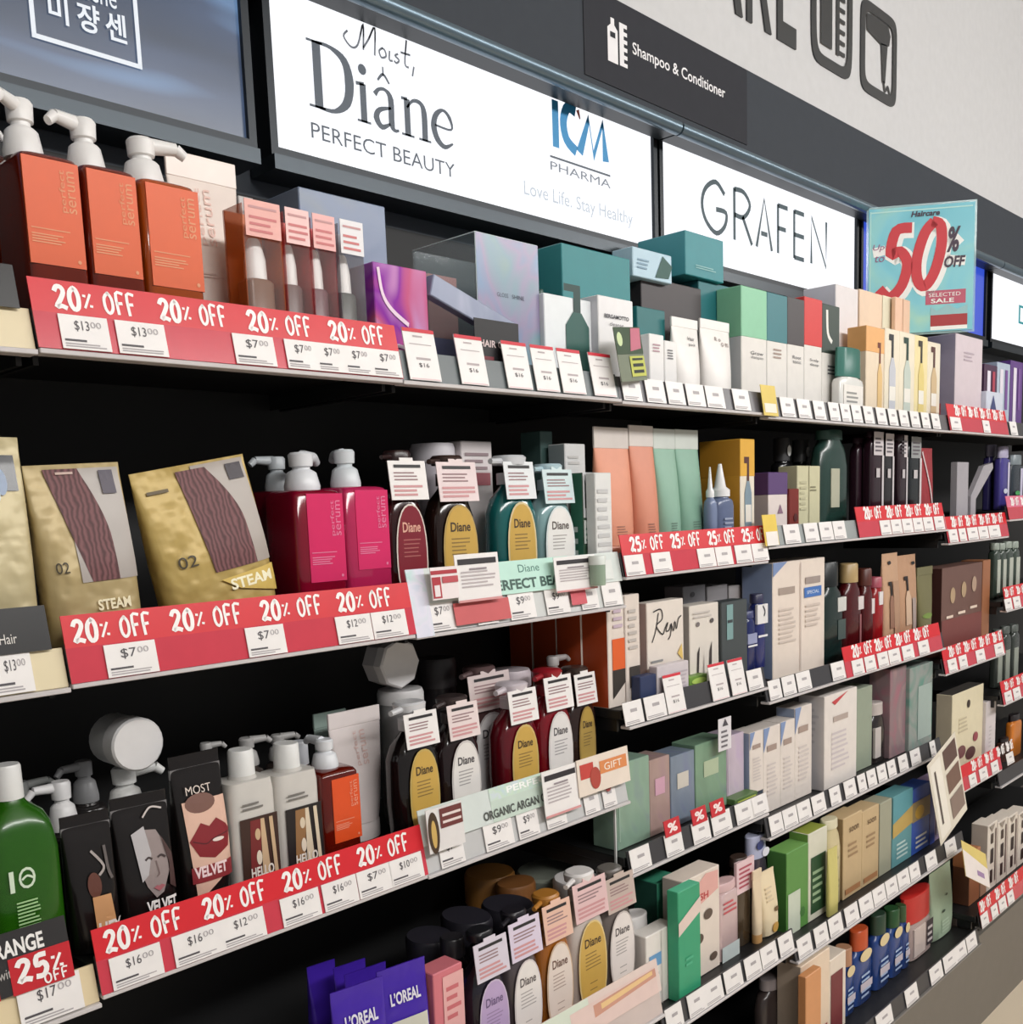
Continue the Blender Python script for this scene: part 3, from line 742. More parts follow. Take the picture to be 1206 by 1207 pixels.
for z_ in (.02, .5, .98): p.pen(F([(.7, z_), (.785, z_)]), t_, 0, dt)
p.pen(F([(.85, 0), (.85, 1), (.985, 0), (.985, 1)]), t_, 0, dt)
p.build('lettering', r)
r = light_box('blue light box beyond the 50% sale sign', 2.517, 3.5133, zl0, zl1, mat((52, 84, 214), emit=.9, kind='lit_acrylic'))
r = light_box('white light box at the far right with teal letter', 3.5817, 4.9, zl0, zl1, lit)
p = MB(); X0 = 3.8828; Zb = 2.2457
p.text('DERMA', X0, Zb, .6, .07, 0, mat((40, 150, 160), .5, kind='print')); p.build('lettering', r)

# ------------------------------------------------------------------ shelves
shelf('top shelf at the far left under the blue picture box', -0.5000, 0.0000, 0.0000, 1.7780, cover=(224, 208, 170))
shelf('left middle shelf holding the gold sachets, cream rail', -0.5000, 0.0000, 0.0000, 1.4170, cover=(226, 212, 176), tags=[(-0.0775, -0.0376, '$13')])
shelf('lower left shelf holding the green bottle, cream rail', -0.5000, 0.0000, 0.0000, 1.0490, cover=(226, 208, 170), tags=[(-0.0884, -0.0194, '$17')])
shelf('top shelf carrying the orange pump bottles and serum packs', 0.0000, 0.5000, 0.0000, 1.7800)
shelf('middle shelf carrying gold hair pouches and pink pump bottles', 0.0000, 0.5000, 0.0000, 1.4200)
shelf('lower shelf carrying black sachets and the lips sachet', 0.0000, 0.5000, 0.0000, 1.0570)
shelf('bottom shelf in deep shade under the black sachets', 0.0000, 0.5000, -0.0700, 0.6600, rail=(40, 40, 42))
shelf('top shelf with seven tall white price cards, teal boxes on it', 0.5000, 1.0000, 0.0000, 1.7790, talls=[(0.5145, 0.5743, .078), (0.6150, 0.6719, .078), (0.7146, 0.7710, .078), (0.7810, 0.8367, .078), (0.8451, 0.9040, .078), (0.9265, 0.9872, .078)], cover=(96, 104, 106))
shelf('shelf fronted by the mint PERFECT BEAUTY panel', 0.5000, 1.0000, 0.0000, 1.4170, tags=[(0.5279, 0.5826, '$7'), (0.6291, 0.6738, '$7'), (0.7027, 0.7629, '$9'), (0.7899, 0.8481, '$9'), (0.8795, 0.9256), (0.9398, 0.9908)], cover=(206, 208, 206))
shelf('shelf fronted by the ORGANIC ARGAN OIL panel', 0.5000, 1.0000, 0.0000, 1.0540, tags=[(0.5303, 0.5802, '$7'), (0.6267, 0.6912, '$9'), (0.7033, 0.7531, '$9'), (0.7723, 0.8228), (0.8731, 0.9134), (0.9255, 0.9625)], cover=(196, 196, 196))
shelf('shelf of the lavender, amber and gold label bottles, at lower edge', 0.5000, 1.0000, -0.0700, 0.6590, cover=(206, 190, 184))
shelf('top shelf below the first white cartons with mint and teal lids', 1.0000, 1.5000, 0.0000, 1.7760, tags=[(1.0088, 1.0634), (1.0788, 1.1366), (1.1447, 1.1999), (1.2083, 1.2692), (1.2751, 1.3391), (1.3737, 1.4357)], cover=(98, 96, 100))
shelf('shelf of peach and green tubes behind the 25% OFF strip', 1.0000, 1.5000, 0.0000, 1.4670)
shelf('shelf of small white cartons under the peach tubes', 1.0000, 1.5000, 0.0000, 1.1920, tags=[(0.9927, 1.0496), (1.0576, 1.1229), (1.4231, 1.4827)], talls=[(1.1257, 1.1857, .078), (1.2823, 1.3429, .078), (1.3560, 1.4129, .078)])
shelf('shelf of translucent green and lilac boxes', 1.0000, 1.5000, 0.0000, 0.9090, tags=[(1.0033, 1.0648), (1.1150, 1.1729), (1.2088, 1.2707), (1.2803, 1.3520), (1.3722, 1.4414), (1.4379, 1.5028)])
shelf('lowest shown shelf of the mint and white carton', 1.0000, 1.5000, -0.0700, 0.6120, tags=[(1.0101, 1.0628), (1.0828, 1.1384), (1.1384, 1.2027), (1.2121, 1.2765), (1.2897, 1.3507), (1.3542, 1.4179), (1.4288, 1.4882)])
shelf('long top shelf of cream cartons with bottle prints', 1.5000, 2.5000, 0.0000, 1.7700, tags=[(1.5642, 1.6234), (1.6385, 1.6967), (1.7125, 1.7652), (1.7859, 1.8368), (1.8454, 1.8936), (1.9025, 1.9524), (1.9663, 2.0181), (2.0373, 2.0913), (2.1063, 2.1572), (2.1728, 2.2256), (2.2418, 2.2966), (2.3134, 2.3646), (2.3820, 2.4351)], cover=(92, 90, 92))
shelf('shelf of dark slim bottles, red strip at its right', 1.5000, 2.5000, 0.0000, 1.4960, tags=[(1.5786, 1.6471), (1.6706, 1.7350), (1.7432, 1.8063), (1.8106, 1.8718)], cover=(150, 156, 156))
shelf('shelf of large white carton and dark red bottles', 1.5000, 2.5000, 0.0000, 1.1570, tags=[(1.5113, 1.5632), (1.5707, 1.6285), (1.6364, 1.7007), (1.8064, 1.8776), (2.4000, 2.4671)])
shelf('shelf of white cartons with cut corners', 1.5000, 2.5000, 0.0000, 0.8480, tags=[(1.5136, 1.5704), (1.5742, 1.6372), (1.6412, 1.7027), (1.7111, 1.7752), (1.8015, 1.8553), (1.8783, 1.9393), (1.9537, 1.9976), (2.0075, 2.0577), (2.0679, 2.1199), (2.1304, 2.1787), (2.2005, 2.2562), (2.2789, 2.3428), (2.4149, 2.4519)])
shelf('shelf of green cartons and cream pouches', 1.5000, 2.5000, -0.0700, 0.5780, tags=[(1.5112, 1.5739), (1.5900, 1.6518), (1.6602, 1.7246), (1.7422, 1.8100), (1.8192, 1.8900), (1.8948, 1.9638), (1.9688, 2.0355), (2.0407, 2.1100), (2.1154, 2.1763), (2.2219, 2.2922), (2.3590, 2.4344)])
shelf('base shelf of blue bottles above the kick panel', 1.0000, 2.5000, -0.1200, 0.2950, tags=[(1.8107, 1.8983), (1.9800, 2.0547), (2.1381, 2.2194), (2.2313, 2.3166), (2.3166, 2.3928), (2.3993, 2.4720)], trim=(120, 116, 112))
shelf('top shelf beyond the lavender carton', 2.5000, 4.0000, 0.0000, 1.7710, tags=[(3.0025, 3.0660)])
shelf('shelf of the clear forked display stand', 2.5000, 3.0000, 0.0000, 1.4560)
shelf('shelf of the wide brown carton', 2.5000, 3.0000, 0.0000, 1.0780)
shelf('shelf of the cream flowered carton', 2.5000, 3.0000, 0.0000, 0.6920)
shelf('base shelf of the black and white patterned packs', 2.5000, 4.0000, -0.1200, 0.3380, trim=(120, 116, 112))
shelf('far right second shelf, pink strip', 3.0000, 4.0000, 0.0000, 1.5070, tags=[(3.0098, 3.0901)])
shelf('far right third shelf, slim green bottles above it', 3.0000, 4.0000, 0.0000, 1.2150, tags=[(3.0031, 3.0838)])
shelf('far right fourth shelf, red strip', 3.0000, 4.0000, 0.0000, 0.9060, tags=[(3.0293, 3.1114)])
shelf('far right fifth shelf at the frame edge', 3.0000, 4.0000, 0.0000, 0.6300)

# ------------------------------------------------------------------ promotion strips
strip('red 20% OFF strip under the orange pump bottles', 0.0000, 0.5000, 0.0000, 1.7800, [(0.0251, 0.1185), (0.1452, 0.2332), (0.2614, 0.3573), (0.3843, 0.4791)], [(0.0248, 0.0788, '$13'), (0.0876, 0.1463, '$13'), (0.2347, 0.2925, '$7'), (0.3088, 0.3555, '$7'), (0.3555, 0.4005, '$7'), (0.4005, 0.4463, '$7'), (0.4463, 0.4975, '$7')])
strip('red 20% OFF strip under the gold pouches and pink bottles', 0.0000, 0.5000, 0.0000, 1.4200, [(0.0104, 0.1042), (0.1278, 0.2242), (0.2513, 0.3460), (0.3712, 0.4665)], [(0.0411, 0.1023, '$7'), (0.2225, 0.2788, '$7'), (0.3612, 0.4208, '$12'), (0.4223, 0.4841, '$12')])
strip('red 20% OFF strip under the black sachets and white tube', 0.0000, 0.5000, 0.0000, 1.0570, [(0.0129, 0.1111), (0.1386, 0.2293), (0.2554, 0.3529), (0.3796, 0.4739)], [(0.0131, 0.0760, '$16'), (0.0914, 0.1558, '$16'), (0.1558, 0.2188, '$12'), (0.2447, 0.3057, '$16'), (0.3113, 0.3693, '$16'), (0.3708, 0.4308, '$7'), (0.4293, 0.4912, '$10')])
strip('red 25% OFF strip under the peach and green tubes', 1.0000, 1.5000, 0.0000, 1.4670, [(1.0269, 1.1320), (1.1541, 1.2550), (1.2821, 1.3831), (1.4094, 1.5091)], [(1.0001, 1.0559), (1.0821, 1.1416), (1.2331, 1.2935), (1.2966, 1.3566), (1.3696, 1.4327), (1.4361, 1.4986)], word='25% OFF', weight=.2)
q_ = [(1.9353, 2.4800)][0]
strip('red sale strip under the dark slim bottles', q_[0], q_[1], 0.0000, 1.4960, [(1.9793, 2.0811), (2.1063, 2.2049), (2.2264, 2.3317), (2.3546, 2.4551)], [(2.0548, 2.1151), (2.1202, 2.1827), (2.1880, 2.2528), (2.2583, 2.3200), (2.3257, 2.3895), (2.4013, 2.4677)], weight=.2, lh=.03)
q_ = [(1.8731, 2.4733)][0]
strip('red sale strip under the red bottles and tan pouches', q_[0], q_[1], 0.0000, 1.1570, [(1.9208, 2.0357), (2.0505, 2.1529), (2.1741, 2.2723), (2.2949, 2.3996)], [(1.9051, 1.9662), (1.9758, 2.0343), (2.0493, 2.1103), (2.1155, 2.1841), (2.2003, 2.2721), (2.3062, 2.3761)], weight=.2, lh=.03)
q_ = [(2.4957, 2.9715)][0]
strip('red sale strip under the lavender carton', q_[0], q_[1], 0.0000, 1.7710, [(2.5514, 2.6416), (2.6548, 2.7359), (2.7497, 2.8418), (2.8563, 2.9531)], [(2.5019, 2.5774), (2.7514, 2.8079)], weight=.2, lh=.03)
strip('red sale strip under the clear forked stand', 2.5000, 3.0000, 0.0000, 1.4560, [(2.5441, 2.6349), (2.6549, 2.7437), (2.7648, 2.8583), (2.8730, 2.9714)], [(2.5071, 2.5707), (2.5837, 2.6363), (2.6497, 2.7318), (2.7388, 2.8171), (2.8244, 2.9211)], weight=.2, lh=.03)
strip('red sale strip under the wide brown carton', 2.5000, 3.0000, 0.0000, 1.0780, [(2.5461, 2.6448), (2.6651, 2.7696), (2.7911, 2.8868), (2.9095, 2.9946)], [(2.5217, 2.5866), (2.6065, 2.6672), (2.7438, 2.8158), (2.9055, 2.9830)], weight=.2, lh=.03)
strip('red sale strip under the cream flowered carton', 2.5000, 3.0000, 0.0000, 0.6920, [(2.7527, 2.8477), (2.8702, 2.9469), (2.9783, 3.0504), (3.0668, 3.1333)], [(2.7129, 2.7702), (2.7994, 2.8665), (2.9046, 2.9670), (3.0474, 3.1137)], weight=.2, lh=.03)
strip('red sale strip on the base shelf at the right edge', 2.5000, 4.0000, -0.1200, 0.3380, [(2.5085, 2.5988), (2.6346, 2.7229), (2.7532, 2.8386)], [(2.4960, 2.5511), (2.5792, 2.6293), (2.6438, 2.7029), (2.7179, 2.7713)], weight=.2, lh=.03)
strip('pink sale strip on the far right second shelf', 3.0000, 4.0000, 0.0000, 1.5070, [(3.0376, 3.1185), (3.1350, 3.2023)], (), top=(222, 110, 140), weight=.2)
strip('red sale strip on the far right third shelf', 3.0000, 4.0000, 0.0000, 1.2150, [(3.0069, 3.0955), (3.1202, 3.2046)], [(2.9873, 3.0512), (3.0674, 3.1335)], weight=.2)
strip('red sale strip on the far right fourth shelf', 3.0000, 4.0000, 0.0000, 0.9060, [(3.0326, 3.1228), (3.1480, 3.2339)], [(3.0132, 3.0782), (3.0947, 3.1621)], weight=.2)
def plain_band(label, x0, x1, Y, Z, col, z0, z1, name='range_strip', cat='range strip', front=()):
    r = thing(name, label, cat, ((x0 + x1) / 2, Y - .0048, Z), None, (TILT, 0, 0)); w = x1 - x0
    MB().box(-w / 2, w / 2, 0, .0015, z0, z1, mat(col, .35, kind='printed_plastic')).build('band', r)
    if front:
        p = MB(); deco(p, front, -w / 2, w, z0, z1 - z0, -.0006); p.build('lettering', r)
    return r
q_ = [(-0.0995, -0.0123)][0]; plain_band('black range strip at the left edge of the top shelf', q_[0], q_[1], 0.0000, 1.7780, (30, 29, 30), .044, .09)
q_ = [(-0.1374, -0.0142)][0]; plain_band('black range strip below the gold sachet, white lettering Hair', q_[0], q_[1], 0.0000, 1.4170, (24, 22, 22), .046, .095, front=[('t', 'o Hair', .5, .22, .22, .22, (220, 215, 210))])
q_ = [(-0.1760, -0.0253)][0]; plain_band('black range strip reading RANGE below the green bottle', q_[0], q_[1], 0.0000, 1.0490, (46, 44, 45), .044, .112, front=[('t', 'RANGE', .485, .6, .34, .27, (240, 238, 235), 0, .03), ('t', 'with', .48, .28, .12, .16, (180, 176, 172))])
q_ = [(-0.0919, -0.0253)][0]; plain_band('red 25% OFF flash above the $17 price', q_[0], q_[1], -.001, 1.0490, (196, 36, 46), .043, .083, name='sale_flash', cat='sale flash')
w_ = q_[1] - q_[0]; wm = mat((250, 244, 242), .4, kind='print')
MB().brush('25%', -w_ * .4, .054, .025, w_ * .8, -.0007, wm, .2).build('lettering', bpy.data.objects['sale_flash'])
MB().brush('OFF', .0, .045, .012, w_ * .42, -.001, wm, .2).build('lettering', bpy.data.objects['sale_flash'])
q_ = [(-0.1435, -0.1052)][0]; plain_band('red sale flash cut by the left edge beside the 25% OFF flash', q_[0], q_[1], -.001, 1.0490, (196, 36, 46), .043, .083, name='sale_flash', cat='sale flash')
# printed display panels of the wordmark bottles
def panel(label, x0, x1, Y, Z, segs, h=.098, base=(214, 222, 218)):
    r = thing('shelf_banner', label, 'shelf banner', ((x0 + x1) / 2, Y - .0046, Z + .001), None, (TILT, 0, 0)); o = (x0 + x1) / 2
    MB().box(x0 - o, x1 - o, 0, .0014, .045, h, mat(base, .3, kind='printed_plastic')).build('header', r)
    p = MB(); deco(p, segs, x0 - o, x1 - o - (x0 - o), .045, h - .045, -.0005); p.build('print', r)
    return r
panel('mint panel reading PERFECT BEAUTY under the oval label bottles', 0.5000, 1.0000, 0.0000, 1.4170, [('m', 0, .07, -.9, 1, film([(206, 216, 232), (228, 226, 240), (196, 224, 222)], 20)), ('r', .36, .72, 0, 1, (190, 228, 214)), ('t', 'Diane', .47, .62, .1, .24, (70, 120, 110)), ('t', 'PERFECT BEAUTY', .33, .12, .44, .32, (64, 92, 84), 0, .03), ('r', .16, .4, -.72, -.08, (200, 90, 92)), ('r', .7, .78, -.6, -.05, (206, 90, 100)), ('r', .85, .95, .1, .75, (222, 226, 222)), ('e', .87, .5, .02, .3, (140, 170, 140))])
panel('pale panel reading ORGANIC ARGAN OIL under the red bottles', 0.5000, 1.0000, 0.0000, 1.0540, [('r', .3, .62, 0, 1, (196, 212, 200)), ('m', .3, .62, .62, 1, film([(196, 216, 228), (206, 226, 206), (214, 222, 236)], 20)), ('t', 'PERFECT', .38, .72, .23, .2, (246, 250, 246), 0, .02), ('t', 'ORGANIC ARGAN OIL', .26, .12, .32, .26, (80, 84, 80), 0, .03), ('r', .84, .98, 0, .75, (232, 214, 200)), ('r', .86, .97, .35, .7, (206, 120, 84)), ('e', .88, .15, .025, .4, (166, 70, 66)), ('r', .72, .79, .1, .6, (196, 96, 96))], h=.1)
panel('pink and cream panel along the lowest bottle shelf', 0.5000, 1.0000, -0.0700, 0.6590, [('r', .2, .6, .45, 1, (214, 222, 206)), ('r', .5, .98, 0, .8, (226, 200, 192)), ('p', [(.62, .7), (.98, .75), (.98, .5), (.62, .35)], (204, 150, 130)), ('p', [(.66, .64), (.96, .72), (.96, .6), (.66, .48)], (232, 196, 140)), ('t', 'BEAUTY', .32, .02, .18, .3, (90, 70, 70), 0, .03), ('e', .6, -.1, .04, .22, (190, 60, 60)), ('p', [(.0, .1), (.3, .5), (.3, .62), (.0, .25)], (40, 38, 42))], h=.105, base=(226, 206, 198))

# ------------------------------------------------------------------ cards and signs on the shelf edges
CT = [('r', .06, .94, .78, .9, (46, 42, 46)), ('l', .1, .9, .3, .68, 5, (186, 176, 178)), ('r', .3, .7, .66, .7, (150, 140, 144)), ('r', 0, 1, 0, .05, (214, 150, 150))]
card_sign('white card with black header in front of gold label bottle, left of PERFECT BEAUTY', (0.6302, -0.0080, 1.4588, 0.0927, 0.0726), PAPER, CT)
card_sign('white card with black header covering the end of the PERFECT BEAUTY wording', (0.8597, -0.0080, 1.4559, 0.1066, 0.0587), PAPER, CT)
card_sign('white card with black header at the right of ORGANIC ARGAN OIL', (0.8064, -0.0080, 1.0801, 0.0903, 0.0788), PAPER, CT)
card_sign('small red and white tester card with clip by the first mint panel tag', (0.5581, -0.0090, 1.4677, 0.0527, 0.0477), (238, 226, 226), [('r', .0, 1, .78, .9, (176, 50, 60)), ('r', .02, .34, .05, .7, (176, 50, 60)), ('r', .08, .28, .1, .45, (236, 224, 224)), ('r', .4, 1, .5, .7, (190, 80, 88))])
card_sign('small brown card with bottle picture left of ORGANIC ARGAN OIL', (0.5380, -0.0090, 1.0899, 0.0732, 0.0664), (226, 222, 220), [('e', .16, .45, .15, .48, (70, 50, 34)), ('e', .16, .42, .07, .32, (206, 170, 96)), ('r', .36, .98, .5, .95, (110, 52, 50)), ('r', .42, .94, .6, .66, (230, 215, 210)), ('r', .42, .94, .76, .82, (230, 215, 210))])
card_sign('red and cream offer card at right end of the ARGAN OIL panel', (0.9209, -0.0090, 1.0962, 0.1447, 0.0651), (232, 218, 204), [('r', .05, .3, .45, .85, (196, 70, 62)), ('r', .42, .95, .45, .8, (222, 140, 84)), ('e', .32, .4, .1, .3, (176, 72, 60)), ('t', 'GIFT', .5, .52, .35, .2, (250, 240, 225))])
card_sign('green and yellow flyer card standing where tall price cards end', (1.0267, -0.0120, 1.8120, 0.1007, 0.0925), (120, 128, 108), [('r', 0, 1, .5, 1, (52, 74, 48)), ('e', .16, .78, .1, .13, (206, 222, 170)), ('p', [(.5, .55), (.62, .98), (.98, .98), (.92, .6)], (196, 110, 130)), ('r', .42, .98, .08, .46, (196, 200, 92)), ('r', .5, .9, .14, .2, (40, 46, 40)), ('r', .5, .9, .26, .32, (40, 46, 40)), ('r', .5, .9, .38, .42, (40, 46, 40))], rz=.18, ry=-.12)
card_sign('small yellow shelf talker below the white carton on long top shelf', (1.5023, -0.0100, 1.7715, 0.0593, 0.0642), (222, 196, 96), [('r', .1, .9, .1, .4, (238, 230, 214))], lean=-.15)
card_sign('small yellow shelf talker right of the 25% OFF strip', (1.5064, -0.0100, 1.5000, 0.0570, 0.0666), (228, 198, 84), [('r', .1, .95, 0, .45, (238, 232, 226))], lean=-.15)
card_sign('yellow and white price slip hanging askew by the patterned packs', (2.4109, -0.1400, 0.5106, 0.2156, 0.0992), (222, 200, 118), [('p', [(0, 0), (1, 0), (1, .55), (0, .75)], (236, 226, 220)), ('r', .5, .8, .2, .35, (160, 130, 170))], lean=-.3, ry=.45)
card_sign('long white card with brown pictures hanging across two shelves', (2.3914, -0.0780, 0.6643, 0.2000, 0.2522), (226, 218, 202), [('r', .05, .4, .05, .95, (238, 232, 220)), ('r', .5, .95, .72, .95, (96, 72, 66)), ('r', .5, .95, .42, .66, (120, 92, 80)), ('r', .5, .95, .1, .36, (140, 120, 110)), ('r', .15, .2, .2, .85, (90, 80, 76))], lean=-.05, ry=-.3, name='hanging_card')
# the 50% sale sign
x0_, z0_ = (1.9618, 1.9863); x1_, z1_ = (2.6668, 2.4128)
r = thing('sale_sign', 'square blue Up to 50% OFF sale sign in clear holder above the cartons', 'sign', (2.41, .2, 2.05), None, (0, 0, -.96))
sw = .28; sh_ = .34
MB().rod((sw * .14, .003, 1.8015 - 2.05), (sw * .14, .003, .02), .004, clear((210, 235, 235), .4), 8).build('stem', r)
MB().box(-.006, sw + .006, .001, .004, -.006, sh_ + .006, clear((200, 235, 235), .35)).build('clear_holder', r)
MB().box(0, sw, -.001, .0005, 0, sh_, film([(104, 190, 206), (122, 200, 214), (140, 206, 206), (168, 214, 190)], 4, .4)).build('poster', r)
p = MB(); wm = mat((246, 246, 242), kind='print'); rm = mat((204, 46, 56), kind='print'); nv = mat((60, 40, 60), kind='print'); y = -.0016
five = [(.41, .86), (.26, .84), (.21, .64), (.3, .66), (.37, .55), (.32, .36), (.2, .26), (.1, .34)]
zero = [(.62, .9), (.53, .8), (.46, .58), (.47, .4), (.54, .34), (.63, .46), (.69, .68), (.68, .86), (.6, .9)]
G = lambda pts, dx=0, dz=0: [(sw * (a_ + dx), sh_ * (c_ * .9 + .06 + dz)) for a_, c_ in pts]
for pts in (five, zero): p.smooth_pen(G(pts, .02, -.02), sw * .15, y, wm)
for pts in (five, zero): p.smooth_pen(G(pts), sw * .1, y - .0005, rm)
F2 = lambda s_, x_, z_, w_, h_, m_, bo=.0, sh2=.2, yy=y - .001: p.text(s_, sw * x_, sh_ * z_, sw * w_, sh_ * h_, yy, m_, 0, bo, sh2)
p.smooth_pen(G([(.78, .76), (.86, .68)]), sw * .12, y, wm); p.smooth_pen(G([(.74, .56), (.92, .54)]), sw * .09, y, wm)
F2('%', .74, .62, .13, .2, nv, .03); F2('OFF', .72, .5, .2, .09, nv, .03)
p.smooth_pen(G([(.04, .66), (.16, .68)]), sw * .09, y, wm); F2('Up', .04, .66, .11, .06, mat((150, 90, 130), kind='print')); F2('to', .06, .58, .09, .05, mat((150, 90, 130), kind='print'))
F2('Haircare', .4, .915, .27, .045, nv, .03)
p.rect(sw * .55, sw * .93, sh_ * .215, sh_ * .325, y, mat((190, 84, 108), kind='print')); F2('SELECTED', .58, .275, .3, .03, wm, .0, 0); F2('SALE', .6, .225, .22, .035, wm, .02, 0)
p.rect(sw * .6, sw * .95, sh_ * .04, sh_ * .13, y, mat((168, 40, 44), kind='print')); p.rect(sw * .6, sw * .95, sh_ * .01, sh_ * .04, y, wm)
p.poly([(sw * .6, sh_ * .13), (sw * .95, sh_ * .13), (sw * .95, sh_ * .2), (sw * .85, sh_ * .17), (sw * .76, sh_ * .21), (sw * .66, sh_ * .16), (sw * .6, sh_ * .2)], y, mat((150, 196, 200), kind='print'))
for e_ in ((.012, .02, .02, .98), (.02, .98, .965, .975)): p.rect(sw * e_[0], sw * e_[1], sh_ * e_[2], sh_ * e_[3], y, mat((190, 232, 226), kind='print'))
p.build('lettering', r)

# ------------------------------------------------------------------ top shelf, first bay
OR = (196, 70, 20); AM = (126, 34, 10); PW = (234, 232, 230)
pump_bottle('orange label pump bottle, first from left on top shelf', (0.0555, 0.0500, 1.8105, 0.0692, 0.1903), .085, AM, (220, 84, 6), PW, (.02, .93, .37, .96), nx=-.75, ny=-.6, px=-.012, ph=.33, pr=.31)
pump_bottle('orange label pump bottle, middle one, pump turned left', (0.1247, 0.0500, 1.8105, 0.0733, 0.1903), .085, AM, (220, 85, 6), PW, (.06, .92, .36, .96), nx=-1, ny=-.25, px=-.01, ph=.31, pr=.31)
pump_bottle('orange label pump bottle beside the white tube, pump turned right', (0.1931, 0.0500, 1.8105, 0.0806, 0.1889), .085, (190, 84, 22), (221, 86, 8), PW, (.08, .97, .34, .96), nx=1, ny=-.2, px=-.012, ph=.29, pr=.31)
pump_bottle('amber pump bottle standing behind the first orange label bottle', (0.0404, 0.1600, 1.8105, 0.0514, 0.2152), .07, AM, None, PW, None, ph=.2, nx=1, ny=.5)
pump_bottle('amber pump bottle half hidden behind the middle orange bottle', (0.1650, 0.1550, 1.8105, 0.0417, 0.2155), .06, AM, None, PW, None, ph=.14, nx=.4, ny=1)
tube('white tube with pale pink vertical lettering next to orange bottles', (0.3057, 0.1380, 1.8105, 0.1038, 0.2672), .05, (240, 226, 216), (238, 226, 218), .15, front=[('t', 'perfect', .34, .56, .1, .28, (234, 198, 186), 1), ('t', 'serum', .47, .56, .1, .28, (234, 198, 186), 1), ('l', .2, .6, .4, .43, 2, (225, 205, 196))], capw=.62)
for lab_, bx, bc, bk, tc_, gl in (('clear pack of dark serum with orange backing and pink tag', (0.3205, 0.0500, 1.8105, 0.0573, 0.1870), (70, 44, 34), (206, 104, 40), (232, 170, 160), (128, 92, 74)),
                          ('clear pack of dark serum with red backing, left of the two reds', (0.3733, 0.0500, 1.8105, 0.0404, 0.1870), (62, 44, 44), (206, 72, 66), (240, 196, 192), (112, 86, 84)),
                          ('clear pack of dark serum with red backing, right of the two reds', (0.4160, 0.0500, 1.8105, 0.0394, 0.1869), (66, 40, 46), (204, 70, 76), (236, 176, 172), (116, 78, 84)),
                          ('clear pack of black serum with grey backing and white tag', (0.4629, 0.0500, 1.8105, 0.0428, 0.1872), (40, 42, 42), (150, 150, 160), (228, 226, 228), (88, 90, 88))):
    cx, yf, zb, w, h = bx; d = .045
    r = thing('serum_pack', lab_, 'serum pack', (cx, yf + d / 2, zb), 'serum packs beside the white tube')
    MB().box(-w / 2 + .002, w / 2 - .002, d / 2 - .002, d / 2, 0, h * .97, mat(bk, .4, kind='card')).build('backing_card', r)
    MB().box(-w / 2, -w / 2 + .001, -d / 2, d / 2, 0, h * .97, clear(bk, .5)).box(w / 2 - .001, w / 2, -d / 2, d / 2, 0, h * .97, clear(bk, .5)).box(-w / 2, w / 2, -d / 2, -d / 2 + .0008, 0, h * .97, clear((232, 226, 224), .05)).build('clear_cover', r)
    MB().loft([(.003, w * .36, w * .3, 4), (h * .48, w * .36, w * .3, 4), (h * .5, w * .3, w * .26, 3)], mat(gl, .3, kind='glass'), 18).build('serum_bottle', r, True)
    MB().loft([(h * .5, w * .27, w * .24, 2), (h * .64, w * .26, w * .22, 2), (h * .76, w * .16, w * .14, 2), (h * .78, w * .12, w * .1, 2)], mat((236, 232, 230), .35), 16).build('white_cap', r, True)
    k = MB().box(-w * .46, w * .46, -d / 2 - .0035, -d / 2 - .0025, h * .76, h * 1.0, mat(tc_, .4, kind='paper')).build('header_tag', r)
    p = MB(); p.lines(-w * .36, w * .4, h * .79, h * .92, 3, -d / 2 - .004, mat((206, 120, 120), kind='print'), .4); p.rect(-w * .36, w * .36, h * .945, h * .96, -d / 2 - .004, mat((200, 150, 150), kind='print')); p.build('print', k)
    p = MB(); p.lines(-w * .3, w * .3, h * .06, h * .16, 2, -d / 2 - .001, mat((206, 200, 196), kind='print')); p.build('print', r)
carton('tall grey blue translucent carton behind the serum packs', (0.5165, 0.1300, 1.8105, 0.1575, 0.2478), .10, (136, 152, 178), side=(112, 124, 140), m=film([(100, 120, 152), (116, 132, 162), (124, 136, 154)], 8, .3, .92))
carton('white capped box seen behind tube and orange serum pack', (0.3967, 0.2000, 1.8105, 0.0253, 0.2417), .04, (206, 200, 198), front=[('l', .1, .9, .7, .95, 4, (160, 150, 150))])

# ------------------------------------------------------------------ top shelf, second bay
r = carton('glossy purple and pink iridescent pack on top shelf', (0.5517, 0.0500, 1.8095, 0.1291, 0.1410), .07, (170, 80, 170), m=film([(216, 156, 206), (146, 52, 168), (204, 96, 140), (206, 160, 210), (132, 90, 186)], 7, .12, dist=.6), front=[('s', [(.08, .95), (.14, .7), (.3, .55), (.6, .42)], .05, (240, 214, 232)), ('s', [(.1, .12), (.4, .2), (.8, .1)], .04, (240, 220, 236))])
r = sheet_box('clear acrylic display case with iridescent silver blue front panel and small dark wording', (0.8012, 0.0700, 1.8095, 0.1509, 0.2220), .15, clear((170, 190, 196), .12), (206, 222, 222), front=[('m', .0, 1, 0, 1, film([(112, 146, 180), (146, 136, 166), (122, 150, 164), (130, 156, 148)], 7, .25)), ('t', 'GLOSS', .3, .58, .18, .03, (60, 66, 84)), ('t', 'SHINE', .54, .58, .2, .03, (60, 66, 84))])
carton('pale grey slanted lid board leaning before the acrylic case', (0.6810, 0.0450, 1.8895, 0.1958, 0.0329), .018, (158, 164, 186), m=film([(176, 180, 202), (150, 158, 182), (140, 148, 176)], 8, .3), name='lid_board', cat='board', ry=.3)
carton('pink and lilac carton lying behind the purple iridescent pack', (0.7598, 0.2250, 1.8095, 0.1364, 0.1915), .05, (196, 120, 134), front=[('r', 0, 1, 0, .45, (120, 112, 180)), ('r', .5, 1, .45, 1, (206, 140, 132))])
